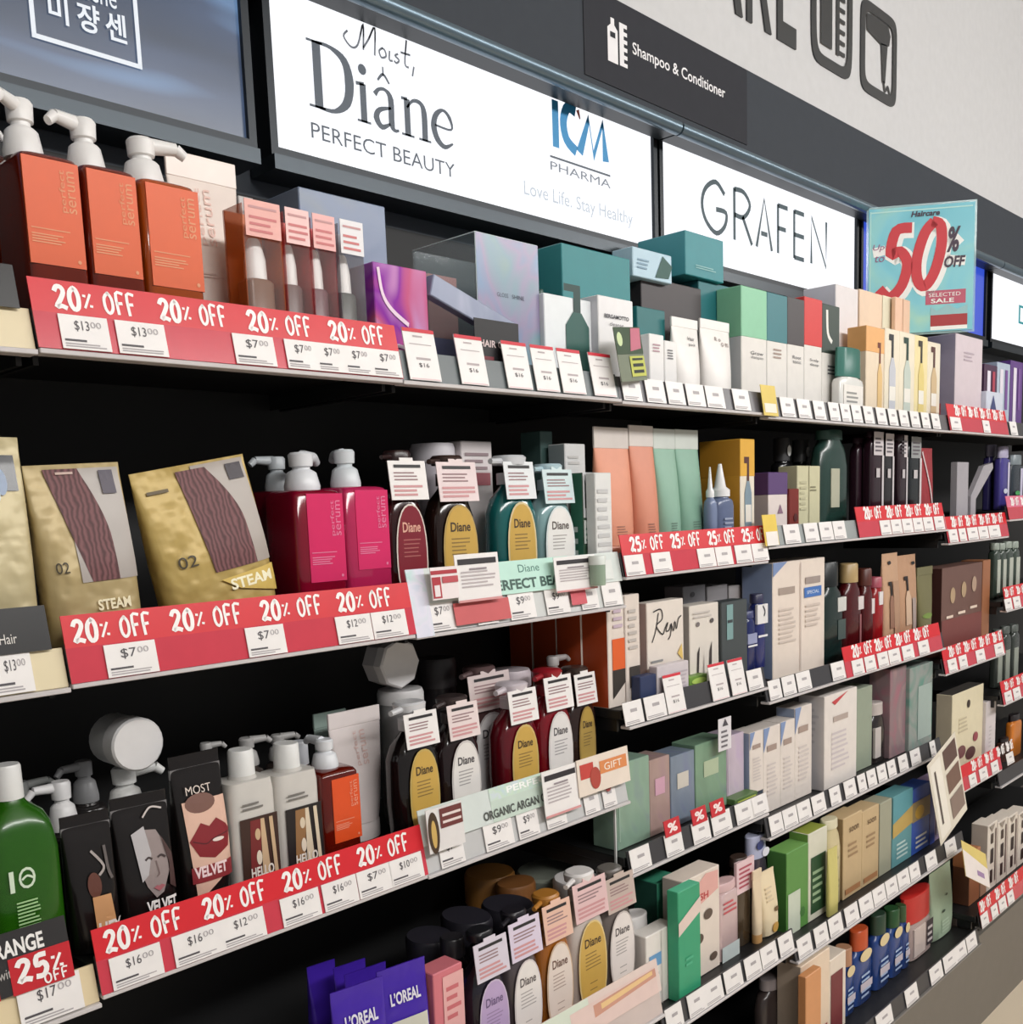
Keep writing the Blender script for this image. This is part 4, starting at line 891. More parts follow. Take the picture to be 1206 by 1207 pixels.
card_sign('black header board with small white HAIR wording between price cards', (0.7162, 0.0200, 1.8095, 0.0981, 0.0774), (30, 28, 30), [('t', 'HAIR CARE', .1, .46, .8, .14, (220, 200, 200), 0, .02), ('r', .1, .4, .2, .28, (120, 40, 50))], lean=0)
TEAL = (34, 128, 132)
carton('large teal carton with dark flask print and white lower half', (1.0710, 0.1000, 1.8095, 0.2041, 0.2484), .13, (236, 236, 238), sleeve=(.42, TEAL, (52, 140, 144)), front=[])
carton('white carton with dark green flask picture between price cards and teal carton', (0.9358, 0.0600, 1.8095, 0.1356, 0.1460), .03, (232, 236, 238), front=[('b', .68, .1, .5, 1.05, (44, 92, 84), (36, 66, 62)), ('r', 0, 1, 0, .14, (170, 160, 200))])
carton('upright white carton with black two line name, left of the green flyer', (1.0480, 0.0450, 1.8095, 0.1064, 0.1555), .05, (236, 234, 234), side=(214, 214, 220), front=[('t', 'BERGAMOTTO', .16, .76, .7, .045, (60, 58, 66), 0, .02), ('t', 'cleanse', .3, .68, .4, .04, (110, 106, 112))])
bottle('dark green pump flask beside the iridescent panel', (0.9230, 0.0850, 1.8095, 0.0536, 0.1656), .045, (66, 104, 92), (44, 80, 72), sh=.4, neck=.3, capf=.3, p=2, pump=(-1, -.2, 2), lab=None)

# ------------------------------------------------------------------ top shelf, third bay
carton('high teal carton stacked on top of the brown carton', (1.4412, 0.1100, 2.0588, 0.1437, 0.0869), .12, (46, 134, 142), side=(62, 150, 160), front=[('l', .25, .8, .2, .3, 2, (150, 196, 196))])
carton('pale blue folded card lying on the stacked cartons', (1.2416, 0.1000, 2.0309, 0.1286, 0.0541), .05, (178, 206, 220), name='folded_card', cat='card', front=[('p', [(.55, .1), (.75, .9), (1, .6), (.9, .15)], (40, 84, 76)), ('l', .1, .4, .3, .7, 3, (130, 160, 180))])
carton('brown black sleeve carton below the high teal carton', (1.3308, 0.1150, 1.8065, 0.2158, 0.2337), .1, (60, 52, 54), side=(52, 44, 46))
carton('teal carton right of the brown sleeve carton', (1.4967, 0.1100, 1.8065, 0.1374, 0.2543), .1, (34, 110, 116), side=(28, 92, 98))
carton('small teal carton behind the white short tubes', (1.2155, 0.0700, 1.8065, 0.1089, 0.1653), .03, (30, 106, 108))
for lab_, bx, pr_ in (('short white carton on top shelf, left of the pair by flyer', (1.1804, 0.0500, 1.8065, 0.0466, 0.1085), [('l', .2, .8, .7, .86, 3, (186, 150, 160))]), ('short white carton on top shelf, right of the pair by flyer', (1.2261, 0.0500, 1.8065, 0.0397, 0.1002), [('l', .2, .8, .66, .86, 4, (120, 120, 124))])):
    carton(lab_, bx, .035, (238, 236, 234), front=pr_)
tube('tall white flat top tube with two dark words, left of two', (1.3002, 0.0500, 1.8065, 0.1013, 0.1540), .045, (238, 234, 230), (232, 228, 224), .04, front=[('t', 'Hair', .52, .72, .26, .05, (60, 60, 66)), ('t', 'pack', .52, .64, .26, .05, (60, 60, 66))], capw=.9)
tube('tall white flat top tube with sprinkled brown letters, right of two', (1.4150, 0.0500, 1.8065, 0.1096, 0.1612), .045, (238, 234, 230), (232, 228, 224), .04, front=[('t', 'R o', .42, .74, .2, .05, (120, 100, 96)), ('t', 'o m', .62, .68, .25, .05, (130, 110, 104))], capw=.9)

# ------------------------------------------------------------------ long top shelf, fourth bay
for lab_, u, sl, pr_ in (('white carton with mint green upper sleeve', (1.5512, 0.0600, 1.8005, 0.1089, 0.2464), (140, 200, 164), [('t', 'Grow', .35, .44, .5, .03, (90, 90, 96)), ('t', 'shampoo', .35, .4, .5, .03, (90, 90, 96))]),
                         ('white carton with teal upper sleeve next to the mint one', (1.6506, 0.0600, 1.8005, 0.0898, 0.2462), (58, 122, 130), [('l', .3, .8, .44, .54, 3, (170, 150, 140))]),
                         ('white carton with charcoal upper sleeve between teal and red', (1.7349, 0.0600, 1.8005, 0.0788, 0.2472), (70, 64, 66), [('t', 'Root', .3, .46, .5, .03, (90, 90, 96)), ('t', 'tonic', .3, .42, .5, .03, (90, 90, 96))]),
                         ('white carton with red upper sleeve', (1.8178, 0.0600, 1.8005, 0.0870, 0.2570), (212, 56, 54), [('t', 'Scalp', .3, .44, .5, .03, (90, 90, 96)), ('t', 'deep', .3, .4, .5, .03, (90, 90, 96))])):
    carton(lab_, u, .06, (230, 226, 220), side=(206, 206, 208), sleeve=(.58, sl), front=pr_)
carton('white carton with dark green sleeve and white bull shaped swirl', (1.9050, 0.0600, 1.8005, 0.0872, 0.2518), .06, (230, 226, 220), sleeve=(.55, (52, 66, 58)), front=[('s', [(.25, .95), (.3, .74), (.55, .66)], .12, (236, 234, 226)), ('l', .3, .8, .36, .46, 3, (90, 90, 96))])
carton('wide cream carton lying behind the sleeve cartons', (2.1246, 0.1250, 1.8005, 0.1255, 0.3338), .09, (226, 220, 220), side=(214, 214, 224), top=(220, 216, 222))
carton('pale peach carton top behind the printed bottle cartons, left', (2.3005, 0.1250, 1.8005, 0.2063, 0.3384), .08, (232, 204, 176), front=[('r', .66, 1, 0, 1, (222, 216, 190))])
carton('pale peach carton top behind the printed bottle cartons, right', (2.4270, 0.1070, 1.8005, 0.0965, 0.3372), .012, (238, 196, 168), front=[('r', .48, .52, 0, 1, (224, 186, 156))])
bottle('small glass jar bottle with teal cap in front of the orange carton', (1.9526, 0.0240, 1.8005, 0.1273, 0.1527), .03, (226, 226, 222), (30, 104, 92), sh=.5, neck=.8, capf=.45, p=5, lab=(236, 232, 226), labd=(.1, .9, .08, .42), front=[('l', .2, .8, .15, .35, 3, (150, 150, 146))])
carton('orange topped carton with narrow brown bottle picture', (2.1398, 0.0550, 1.8005, 0.1048, 0.2234), .05, (234, 216, 190), sleeve=(.72, (234, 176, 112)), front=[('b', .75, .06, .26, .78, (226, 190, 130), (110, 50, 30))])
for i, (lab_, u, c1, c2) in enumerate((('cream carton with clear bottle picture and black pump, first in row', (2.2420, 0.0550, 1.8005, 0.0896, 0.2293), (198, 200, 208), (40, 44, 48)), ('cream carton with green tinted bottle picture, second in row', (2.3366, 0.0550, 1.8005, 0.0997, 0.2298), (196, 206, 196), (30, 62, 52)), ('yellow cream carton with yellow bottle picture, third in row', (2.4300, 0.0550, 1.8005, 0.0871, 0.2298), (226, 206, 130), (56, 50, 40)), ('cream carton with tan bottle picture, last before lavender carton', (2.5193, 0.0550, 1.8005, 0.0911, 0.2196), (206, 180, 140), (90, 50, 44)))):
    carton(lab_, u, .05, (236, 226, 204) if i != 2 else (238, 222, 168), front=[('b', .5, .08, .44, .86, c1, c2), ('r', .3, .7, .2, .36, (240, 236, 226))])
carton('lavender carton on its own in the next bay, red paper at its foot', (2.7823, 0.0500, 1.8015, 0.2343, 0.2588), .1, (214, 200, 206), side=(166, 158, 178), front=[('l', .3, .7, .72, .84, 3, (184, 168, 178))], left=[('r', .1, .6, .06, .24, (206, 96, 96)), ('t', '50', .2, .1, .3, .1, (246, 236, 232))])
for i, (u, c, lab_) in enumerate((((3.0165, 0.0700, 1.8015, 0.1141, 0.1972), (72, 40, 70), 'dark plum carton beyond the lavender carton'), ((3.1329, 0.0700, 1.8015, 0.1199, 0.2114), (176, 190, 206), 'pale blue clear pack beyond the dark plum carton'), ((3.2595, 0.0700, 1.8015, 0.1181, 0.2265), (96, 60, 130), 'violet pack at the far right of the top shelf'))):
    carton(lab_, u, .05, c, front=[('r', .2, .45, .1, .9, (226, 220, 232)), ('r', .6, .8, .3, .9, (120, 80, 150) if i else (170, 60, 80))])
carton('low white carton in front of the dark plum carton', (2.9442, 0.0350, 1.8015, 0.1647, 0.1052), .03, (206, 212, 226), front=[('p', [(.1, .2), (.4, .9), (.7, .2)], (60, 70, 120))])

# ------------------------------------------------------------------ second row, left bays
GOLD = (206, 184, 124)
pouch('pale gold creased sachet at the left edge with black window', (-0.0411, 0.0500, 1.4475, 0.0853, 0.2472), .06, (196, 182, 142), cat='pouch', rough=.38, metal=.1, window=[(lambda f: .3, lambda f: .9, .76, .92, mat((20, 22, 30), .2, kind='film'), 'window')], bump=.9, front=[('e', .68, .8, .08, .06, (160, 176, 200)), ('e', .6, .74, .05, .03, (210, 216, 226)), ('e', .45, .55, .05, .02, (250, 246, 220))])
HAIR = stripes((74, 34, 36), (122, 74, 76), 45, .55, 'X', 7)
pouch('gold hair mask pouch reading STEAM with reddish brown hair window, left of two', (0.0720, 0.0450, 1.4505, 0.1234, 0.2125), .06, (182, 162, 116), ry=-.05, window=[(lambda f: .34, lambda f: .97, .36, .975, mat((172, 164, 158), .35, kind='film'), 'silver_panel'), (lambda f: .46 - .42 * max(0, f - .34) ** .9, lambda f: .74 - .9 * max(0, f - .58) ** 1.6, .36, .975, HAIR, 'window')], bump=.9, front=[('t', '02', .1, .42, .13, .06, (60, 52, 36)), ('t', 'STEAM', .45, .2, .36, .06, (246, 236, 200), 0, .03), ('t', 'EFFECT', .45, .12, .36, .06, (246, 236, 200), 0, .03), ('r', .75, .9, .83, .96, (90, 84, 96)), ('t', '01', .14, .14, .12, .05, (60, 52, 36)), ('r', .3, .48, .945, .958, (206, 180, 170))])
pouch('gold hair mask pouch tilted to the right with brown hair window, right of two', (0.2310, 0.0400, 1.4505, 0.1698, 0.2049), .06, (184, 158, 92), ry=-.17, window=[(lambda f: .5, lambda f: .97, .33, .985, mat((168, 158, 150), .35, kind='film'), 'silver_panel'), (lambda f: .46 - .1 * f, lambda f: .82 - 1.1 * max(0, f - .6) ** 1.7, .33, .965, HAIR, 'window')], bump=.9, front=[('t', '02', .14, .4, .16, .07, (60, 52, 36)), ('r', .08, .26, .86, .88, (96, 80, 50)), ('r', .8, .94, .86, .96, (70, 64, 70)), ('p', [(.45, .28), (.97, .3), (.97, .12), (.6, .2)], (214, 184, 96)), ('t', 'STEAM', .52, .2, .4, .07, (252, 244, 212), 0, .03)])
PK = (196, 28, 84)
pump_bottle('dark pink pump bottle standing behind, grey pump', (0.3939, 0.1300, 1.4505, 0.0686, 0.1836), .07, (130, 14, 40), None, (190, 196, 200), None, nx=-1, ny=.1, ph=.27)
pump_bottle('hot pink pump bottle with pink label, left of the front two', (0.3857, 0.0500, 1.4505, 0.0846, 0.1816), .08, (150, 16, 48), (214, 30, 96), (226, 228, 232), (.22, .96, .3, .97), nx=1, ny=.6, ph=.29, pr=.3)
pump_bottle('hot pink pump bottle with pink label, right of the front two', (0.4671, 0.0500, 1.4505, 0.0870, 0.1856), .08, (214, 48, 104), (216, 34, 100), (216, 222, 226), (.22, .93, .36, .97), nx=.3, ny=1, ph=.29, pr=.26, px=-.008)
DKB = (44, 26, 22); GL = (206, 168, 84)
oval_bottle('dark bottle with dark red oval label next to pink bottles', (0.5458, 0.0500, 1.4475, 0.0734, 0.2414), .05, (60, 22, 24), (128, 34, 48), (226, 214, 204), (46, 28, 28), tagh=.24, tc=(226, 170, 150), tagw=1.0)
oval_bottle('dark bottle with gold oval label, second of the upper row', (0.6472, 0.0500, 1.4475, 0.0879, 0.2354), .05, DKB, GL, (190, 160, 96), (60, 44, 40), tagc=(232, 214, 214))
oval_bottle('teal bottle with gold oval label', (0.7895, 0.0500, 1.4475, 0.1035, 0.2374), .05, (30, 112, 112), GL, (220, 204, 160), (206, 208, 212), tagw=.7, tagc=(226, 230, 232), labw=.62, trans=.3)
oval_bottle('pale aqua bottle with white oval label', (0.8847, 0.0500, 1.4475, 0.0918, 0.2243), .05, (160, 200, 204), (238, 236, 232), (222, 230, 230), (180, 206, 214), tagw=.85, tagc=(206, 224, 226), trans=.3, tc=(90, 80, 76))
jar('clear lilac topped pump lid among the upper bottles, behind gold label', (0.7054, 0.1400, 1.4475, 0.0770, 0.2613), .06, (196, 190, 198), (206, 202, 208), lidf=.12)
carton('pink and white refill pack behind the gold label bottle', (0.7779, 0.1400, 1.4475, 0.0756, 0.2658), .04, (224, 216, 216), front=[('r', .1, .9, .72, .8, (196, 110, 120)), ('l', .1, .9, .82, .95, 3, (150, 130, 134)), ('p', [(.5, .05), (.98, .05), (.98, .5)], (230, 226, 222))])
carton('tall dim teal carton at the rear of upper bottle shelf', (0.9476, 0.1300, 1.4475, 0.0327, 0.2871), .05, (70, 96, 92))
carton('pale grey white carton highest in the rear of the bottle shelf', (0.9697, 0.0820, 1.4475, 0.0572, 0.2615), .04, (208, 208, 208), side=(150, 162, 164), front=[('l', .15, .7, .86, .94, 2, (190, 188, 186))])
carton('green and white carton with dark leaf photo', (0.9645, 0.0450, 1.4475, 0.0430, 0.2084), .03, (58, 92, 70), front=[('r', 0, 1, .62, 1, (206, 208, 210)), ('p', [(.1, .7), (.1, .95), (.4, .8), (.9, .7)], (70, 74, 72)), ('r', 0, 1, .4, .6, (214, 220, 216)), ('l', .1, .8, .42, .56, 3, (100, 140, 120)), ('s', [(.1, .12), (.5, .26), (.9, .14)], .06, (150, 176, 156))], side=(60, 120, 96), left=[('l', .3, .6, .1, .6, 5, (226, 232, 226))])
carton('white carton standing beside the first peach tube', (0.9708, 0.0200, 1.4475, 0.0458, 0.2070), .022, (224, 224, 222), front=[('l', .1, .9, .3, .9, 8, (196, 196, 196)), ('r', .05, .95, .05, .26, (44, 40, 38)), ('t', 'DSOK', .2, .12, .6, .08, (230, 230, 226))])
jar('small sample vial with pale cap clipped on the mint panel', (0.9048, -0.0250, 1.4614, 0.0300, 0.0507), .02, (150, 170, 150), (220, 226, 220), lidf=.3, facets=12)

# ------------------------------------------------------------------ third row, left bays
BR_ = (36, 92, 12)
r = bottle('green transparent bottle with white logo circle and white cap at left', (-0.0467, 0.0500, 1.0795, 0.0840, 0.2489), .07, (44, 108, 14), (226, 226, 224), sh=.66, neck=.34, capf=.16, p=4, trans=.35, capr=1.1, front=[('t', 'O', .36, .445, .22, .1, (214, 230, 206)), ('t', '1', .24, .44, .06, .1, (214, 230, 206)), ('s', [(.4, .49), (.47, .505), (.55, .49)], .03, (214, 230, 206)), ('l', .3, .62, .2, .4, 12, (170, 206, 150))])
jar('round white jar lying on top of the sachets, lid to the front', (0.1190, 0.1000, 1.2827, 0.0690, 0.0551), .07, (196, 196, 196), (222, 220, 220), lying=True)
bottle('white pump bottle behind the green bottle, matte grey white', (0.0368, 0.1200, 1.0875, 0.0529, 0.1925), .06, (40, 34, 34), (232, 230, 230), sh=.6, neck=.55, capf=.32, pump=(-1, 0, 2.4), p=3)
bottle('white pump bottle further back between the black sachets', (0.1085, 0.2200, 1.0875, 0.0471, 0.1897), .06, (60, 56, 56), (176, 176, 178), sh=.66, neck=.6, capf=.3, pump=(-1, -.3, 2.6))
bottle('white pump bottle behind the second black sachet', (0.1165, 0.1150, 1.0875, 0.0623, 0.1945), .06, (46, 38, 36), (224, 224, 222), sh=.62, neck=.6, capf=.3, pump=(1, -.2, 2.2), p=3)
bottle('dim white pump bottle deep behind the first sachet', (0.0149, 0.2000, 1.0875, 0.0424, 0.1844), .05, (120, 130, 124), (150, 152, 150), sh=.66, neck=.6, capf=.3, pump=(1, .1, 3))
BS = (26, 22, 22)
def sachet(label, B, prints, col=BS, ry=0, rz=0, group=None):
    return pouch(label, B, .045, col, name='sachet', cat='sachet', ry=ry, rz=rz, rough=.22, metal=0, bump=.1, topband=(.86, .92, (120, 118, 120)), front=prints, group=group)
sachet('black sachet with photo of a woman in warm light, first from left', (0.0303, 0.0450, 1.0875, 0.0607, 0.1681), [('s', [(.5, .74), (.72, .62), (.6, .56)], .05, (170, 160, 156)), ('s', [(.78, .76), (.8, .6), (.86, .52)], .06, (96, 88, 86)), ('e', .48, .5, .14, .09, (96, 50, 36)), ('p', [(.4, .42), (.78, .42), (.84, .2), (.6, .12), (.42, .16)], (206, 152, 104)), ('t', 'HEY', .46, .13, .5, .1, (236, 226, 220), 0, .04)], rz=-.1)
sachet('black sachet with pale masked face photo, second from left', (0.0939, 0.0450, 1.0875, 0.0742, 0.1759), [('p', [(.3, .7), (.42, .76), (.7, .74), (.84, .62), (.84, .44), (.7, .3), (.56, .27), (.42, .36), (.32, .5)], (150, 136, 134)), ('p', [(.26, .74), (.5, .78), (.56, .58), (.46, .44), (.34, .4)], (186, 182, 184)), ('s', [(.44, .545), (.5, .56), (.56, .545)], .035, (60, 46, 46)), ('s', [(.66, .55), (.73, .56), (.8, .54)], .035, (60, 46, 46)), ('s', [(.62, .53), (.65, .44), (.6, .42)], .02, (120, 100, 98)), ('p', [(.52, .345), (.58, .36), (.62, .352), (.67, .36), (.73, .345), (.62, .315)], (170, 96, 104)), ('p', [(.76, .7), (.92, .56), (.94, .3), (.82, .34), (.85, .5)], (74, 50, 48)), ('s', [(.5, .84), (.66, .9), (.86, .88)], .03, (200, 190, 186)), ('t', 'VELVET', .36, .17, .56, .09, (240, 236, 234), 0, .04)], rz=-.08)
sachet('tall black sachet printed with large dark red lips', (0.1774, 0.0500, 1.0875, 0.0703, 0.2115), [('p', [(.1, .72), (.95, .72), (.98, .28), (.2, .1), (.14, .4)], (224, 184, 164)), ('e', .45, .7, .3, .06, (120, 84, 74)), ('p', [(.14, .48), (.4, .58), (.56, .55), (.72, .59), (.98, .52), (.9, .4), (.6, .35), (.3, .38)], (132, 26, 36)), ('s', [(.2, .48), (.45, .45), (.6, .47), (.94, .49)], .02, (80, 14, 22)), ('e', .7, .46, .12, .012, (230, 214, 206)), ('r', .12, .96, .22, .32, (140, 40, 46)), ('t', 'VELVET', .16, .25, .66, .07, (246, 220, 220), 0, .04), ('r', .1, .98, .04, .12, (226, 222, 218)), ('t', 'MOST', .2, .76, .5, .05, (220, 206, 196))])
for lab_, bx, pm in (('clear topped bottle with brown photo label, left of two by lips sachet', (0.2494, 0.0500, 1.0875, 0.0720, 0.2017), [(60, 36, 28), (206, 176, 140), (120, 40, 40)]), ('clear topped bottle with black and cream photo label, right of two', (0.3220, 0.0500, 1.0875, 0.0790, 0.1969), [(30, 24, 24), (222, 206, 180), (150, 110, 70)])):
    bottle(lab_, bx, .055, (206, 202, 196), (226, 226, 224), sh=.8, neck=.5, capf=.17, p=5, capr=1.0, front=[('r', .14, .96, .12, .56, pm[0]), ('p', [(.3, .14), (.5, .14), (.62, .54), (.36, .54)], pm[2]), ('p', [(.56, .14), (.74, .14), (.66, .54), (.58, .54)], pm[1]), ('e', .5, .44, .06, .04, pm[1]), ('e', .5, .28, .06, .05, (230, 216, 196)), ('p', [(.82, .14), (.9, .14), (.84, .54), (.76, .54)], pm[1]), ('t', 'HELLO', .3, .15, .5, .07, (236, 228, 220), 0, .03), ('l', .2, .7, .62, .68, 2, (120, 116, 112))])
pump_bottle('dark amber bottle with orange label and white cap, third row', (0.3870, 0.0500, 1.0875, 0.0725, 0.1470), .07, (110, 22, 8), (224, 82, 34), (222, 224, 228), (.26, .98, .28, .92), ph=.28, pr=.28, nx=0, ny=1)
bottle('white capped amber bottle hidden behind the third row orange label bottle', (0.3941, 0.1300, 1.0875, 0.0368, 0.1749), .05, (110, 30, 12), (206, 208, 214), sh=.75, neck=.6, capf=.2)
tube('white tube with pink lettering at right end of third row', (0.4950, 0.1250, 1.0875, 0.1005, 0.2073), .05, (232, 222, 220), (232, 224, 222), .14, front=[('t', 'perfect', .4, .58, .1, .26, (226, 194, 188), 1), ('t', 'serum', .54, .58, .1, .26, (226, 194, 188), 1)], capw=.66)
tube('grey green tube end rising behind the third row white tube', (0.4918, 0.1900, 1.0875, 0.0639, 0.1980), .04, (150, 168, 160), (150, 168, 160), .14)
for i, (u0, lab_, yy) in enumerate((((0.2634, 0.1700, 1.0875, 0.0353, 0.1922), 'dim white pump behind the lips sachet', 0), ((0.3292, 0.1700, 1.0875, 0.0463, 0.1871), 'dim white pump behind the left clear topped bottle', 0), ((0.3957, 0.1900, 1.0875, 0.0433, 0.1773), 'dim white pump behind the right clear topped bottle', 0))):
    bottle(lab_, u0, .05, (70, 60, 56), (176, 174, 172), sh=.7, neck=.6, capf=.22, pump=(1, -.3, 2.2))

oval_bottle('dark bottle with gold oval label, first of the third row', (0.5507, 0.0500, 1.0845, 0.0946, 0.2224), .055, (26, 20, 20), GL, (200, 172, 100), (206, 206, 208), tagw=.75, labw=.62, tagh=.24)
oval_bottle('dark bottle with white oval label, between gold and high white labels', (0.6341, 0.0500, 1.0845, 0.0943, 0.2172), .055, (40, 24, 26), (232, 228, 224), (206, 200, 198), (60, 50, 50), tagw=.75, labw=.66, tc=(70, 66, 70), tagc=(230, 214, 212))
oval_bottle('brown bottle with white oval label set higher, pale tag', (0.7642, 0.1150, 1.0845, 0.1007, 0.2438), .055, (96, 70, 70), (226, 224, 224), (196, 190, 190), (90, 70, 70), tagw=1.0, labw=.78, tc=(70, 66, 70), tagc=(214, 198, 196))
oval_bottle('dark red bottle with gold oval label', (0.7828, 0.0500, 1.0845, 0.1069, 0.2186), .055, (110, 16, 30), GL, (206, 178, 110), (206, 196, 202), tagw=.72, labw=.62)
oval_bottle('bright red bottle with white oval label', (0.8670, 0.0500, 1.0845, 0.1051, 0.2289), .055, (140, 18, 34), (230, 226, 224), (214, 206, 204), (150, 30, 40), tagw=.82, labw=.68, tc=(80, 76, 80))
oval_bottle('narrow view of bottle with gold label at end of third row', (0.9564, 0.0600, 1.0845, 0.0979, 0.2205), .055, (52, 34, 30), (180, 150, 76), (160, 130, 70), (60, 48, 44), tagw=.7, labw=.5)
jar('faceted grey jar on top behind the first gold label bottle', (0.5795, 0.1300, 1.3162, 0.0816, 0.0442), .05, (196, 194, 196), (226, 224, 224), lying=True, facets=8)
jar('wide white pump lid below the faceted jar', (0.6038, 0.1400, 1.0845, 0.0773, 0.2257), .05, (150, 150, 150), (206, 204, 204), lidf=.1)
jar('dark lid deep behind the high white label bottle', (0.7307, 0.1900, 1.0845, 0.0695, 0.2575), .05, (34, 30, 32), (56, 52, 54), lidf=.2)
jar('lilac grey pump lid behind the dark red bottle', (0.8654, 0.1400, 1.0845, 0.0773, 0.2218), .05, (80, 50, 56), (200, 188, 194), lidf=.14)
bottle('flared clear pump head behind the bright red bottle', (0.9538, 0.1200, 1.0845, 0.0583, 0.2369), .035, (120, 30, 40), (196, 190, 188), sh=.7, neck=.5, capf=.2, pump=(1, -.2, 2.2))
# amber cartons stored from front to back at the bay joint
for i in range(4):
    cx, yf, zb, w, h = (1.0474, 0.0400, 1.2225, 0.1039, 0.2075)
    lab_ = ('white carton with orange square and dark corner picture, orange side', 'orange sided carton behind the white and orange carton', 'third orange sided carton going back under the mint panel shelf', 'rearmost orange sided carton in the shade')[i]
    carton(lab_, (cx, yf + i * .064, zb, w, h), .062, (226, 214, 204), side=(178, 70, 28), group='orange sided cartons at the bay joint', front=[('r', .12, .52, .34, .62, (222, 96, 40)), ('p', [(.12, .34), (.52, .34), (.52, .22), (.12, .08)], (52, 46, 42)), ('r', .5, .54, 0, 1, (200, 188, 180)), ('p', [(.64, .34), (.96, .34), (.96, .24), (.64, .14)], (60, 54, 50)), ('l', .62, .9, .5, .9, 6, (190, 182, 176)), ('l', .15, .45, .72, .92, 3, (196, 176, 190))] if i == 0 else [('r', .12, .52, .34, .62, (222, 96, 40))])

# ------------------------------------------------------------------ lowest row, left bays
PU = (70, 40, 170)
for i, (lab_, bx, a_) in enumerate((('front purple sachet with white lettering, left of the front two', (0.3669, -0.0100, 0.6895, 0.0865, 0.2397), .0), ('front purple sachet with white lettering, right of the front two', (0.4581, 0.0000, 0.6895, 0.0896, 0.2353), .0), ('purple sachet in the second rank behind the left front one', (0.4467, 0.0750, 0.6895, 0.0728, 0.2102), 0), ('purple sachet top further back, third from the front', (0.4571, 0.1300, 0.6895, 0.0571, 0.1984), 0), ('crumpled purple sachet top deepest in the shade', (0.4372, 0.1800, 0.6895, 0.0498, 0.1908), 0))):
    pouch(lab_, bx, .04, PU, name='sachet', cat='sachet', rough=.2, metal=.1, bump=.3, rz=-.15, group='purple sachets on the bottom shelf', front=[('t', 'L\u2019OREAL', .2, .76, .62, .08, (230, 226, 240), 0, .03), ('r', .18, .92, .04, .66, (206, 204, 190)), ('s', [(.3, .6), (.5, .3), (.75, .55)], .1, (166, 176, 140)), ('e', .6, .3, .2, .1, (216, 200, 150))] if i < 3 else [])
carton('pink pack with pale hanging tag beside the purple sachets', (0.5306, 0.0000, 0.6895, 0.0659, 0.2075), .04, (214, 120, 130), front=[('r', .3, 1, .5, .95, (232, 176, 174)), ('l', .4, .9, .6, .9, 4, (206, 110, 116)), ('r', .5, .85, .05, .45, (236, 226, 224))])
bottle('dark bottle with grey tag between pink pack and lavender label', (0.6117, 0.0500, 0.6895, 0.0695, 0.2128), .05, (22, 20, 24), (40, 38, 42), sh=.65, neck=.5, capf=.15, lab=(70, 72, 78), labd=(.05, .7, .6, .75))
oval_bottle('black bottle with lavender oval label', (0.6196, -0.0100, 0.6895, 0.0777, 0.2380), .055, (40, 36, 50), (190, 166, 206), (206, 190, 214), (30, 30, 34), tagc=(216, 208, 220), labw=.8, tc=(110, 90, 130), pump=False)
oval_bottle('grey brown bottle with white oval label, right of the lavender one', (0.7002, -0.0100, 0.6895, 0.0790, 0.2462), .055, (96, 86, 90), (236, 230, 226), (216, 206, 206), (36, 34, 40), tagc=(220, 208, 226), labw=.8, tc=(100, 90, 90))
oval_bottle('amber brown bottle with cream oval label', (0.7822, -0.0100, 0.6895, 0.0890, 0.2503), .055, (176, 104, 34), (232, 218, 208), (210, 180, 150), (178, 120, 50), tagc=(230, 190, 170), labw=.76, tc=(110, 80, 70), tagw=.85)
oval_bottle('pale bottle with gold oval label in the lowest row', (0.8678, -0.0100, 0.6895, 0.1000, 0.2647), .055, (222, 210, 202), GL, (224, 200, 140), (226, 222, 220), tagc=(224, 190, 190), labw=.76)
oval_bottle('grey bottle with white oval label below the white post', (0.9623, -0.0050, 0.6895, 0.0871, 0.2442), .055, (120, 110, 106), (234, 226, 222), (206, 196, 192), (110, 104, 100), tagc=(196, 178, 168), labw=.78, tc=(90, 84, 84))
jar('white bowl shaped lid above the gold label bottle', (0.9625, 0.0750, 0.6895, 0.1018, 0.2011), .06, (200, 196, 190), (232, 228, 226), lidf=.15)
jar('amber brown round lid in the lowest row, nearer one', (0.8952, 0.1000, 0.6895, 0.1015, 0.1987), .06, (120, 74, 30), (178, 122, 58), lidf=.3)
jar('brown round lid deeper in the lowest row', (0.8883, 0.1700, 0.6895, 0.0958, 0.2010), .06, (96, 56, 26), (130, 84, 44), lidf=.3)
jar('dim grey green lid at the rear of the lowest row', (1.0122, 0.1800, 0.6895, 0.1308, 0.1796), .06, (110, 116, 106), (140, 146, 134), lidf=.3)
for i, (bx, lab_) in enumerate((((0.7138, 0.1200, 0.6895, 0.1051, 0.1993), 'black round lid behind the lavender label bottle'), ((0.7875, 0.1000, 0.6895, 0.1047, 0.1997), 'black round lid behind the grey brown bottle'), ((0.6361, 0.1300, 0.6895, 0.0889, 0.1870), 'black round lid behind the pink pack'))):
    jar(lab_, bx, .05, (20, 19, 22), (44, 42, 50), lidf=.2)
bottle('white round cap bottle above the small white carton in lowest row', (1.0588, 0.0200, 0.6425, 0.0883, 0.1637), .045, (232, 228, 224), (238, 234, 232), sh=.74, neck=.8, capf=.2, capr=1.0)
carton('small white carton with blue print at the end of the lowest panel', (1.0574, -0.0350, 0.6425, 0.0946, 0.1479), .035, (234, 228, 222), front=[('r', .1, .5, .55, .72, (110, 160, 206)), ('l', .1, .5, .2, .5, 4, (196, 188, 186)), ('r', .5, .52, 0, 1, (206, 198, 194)), ('e', .85, .6, .1, .1, (120, 124, 116))])
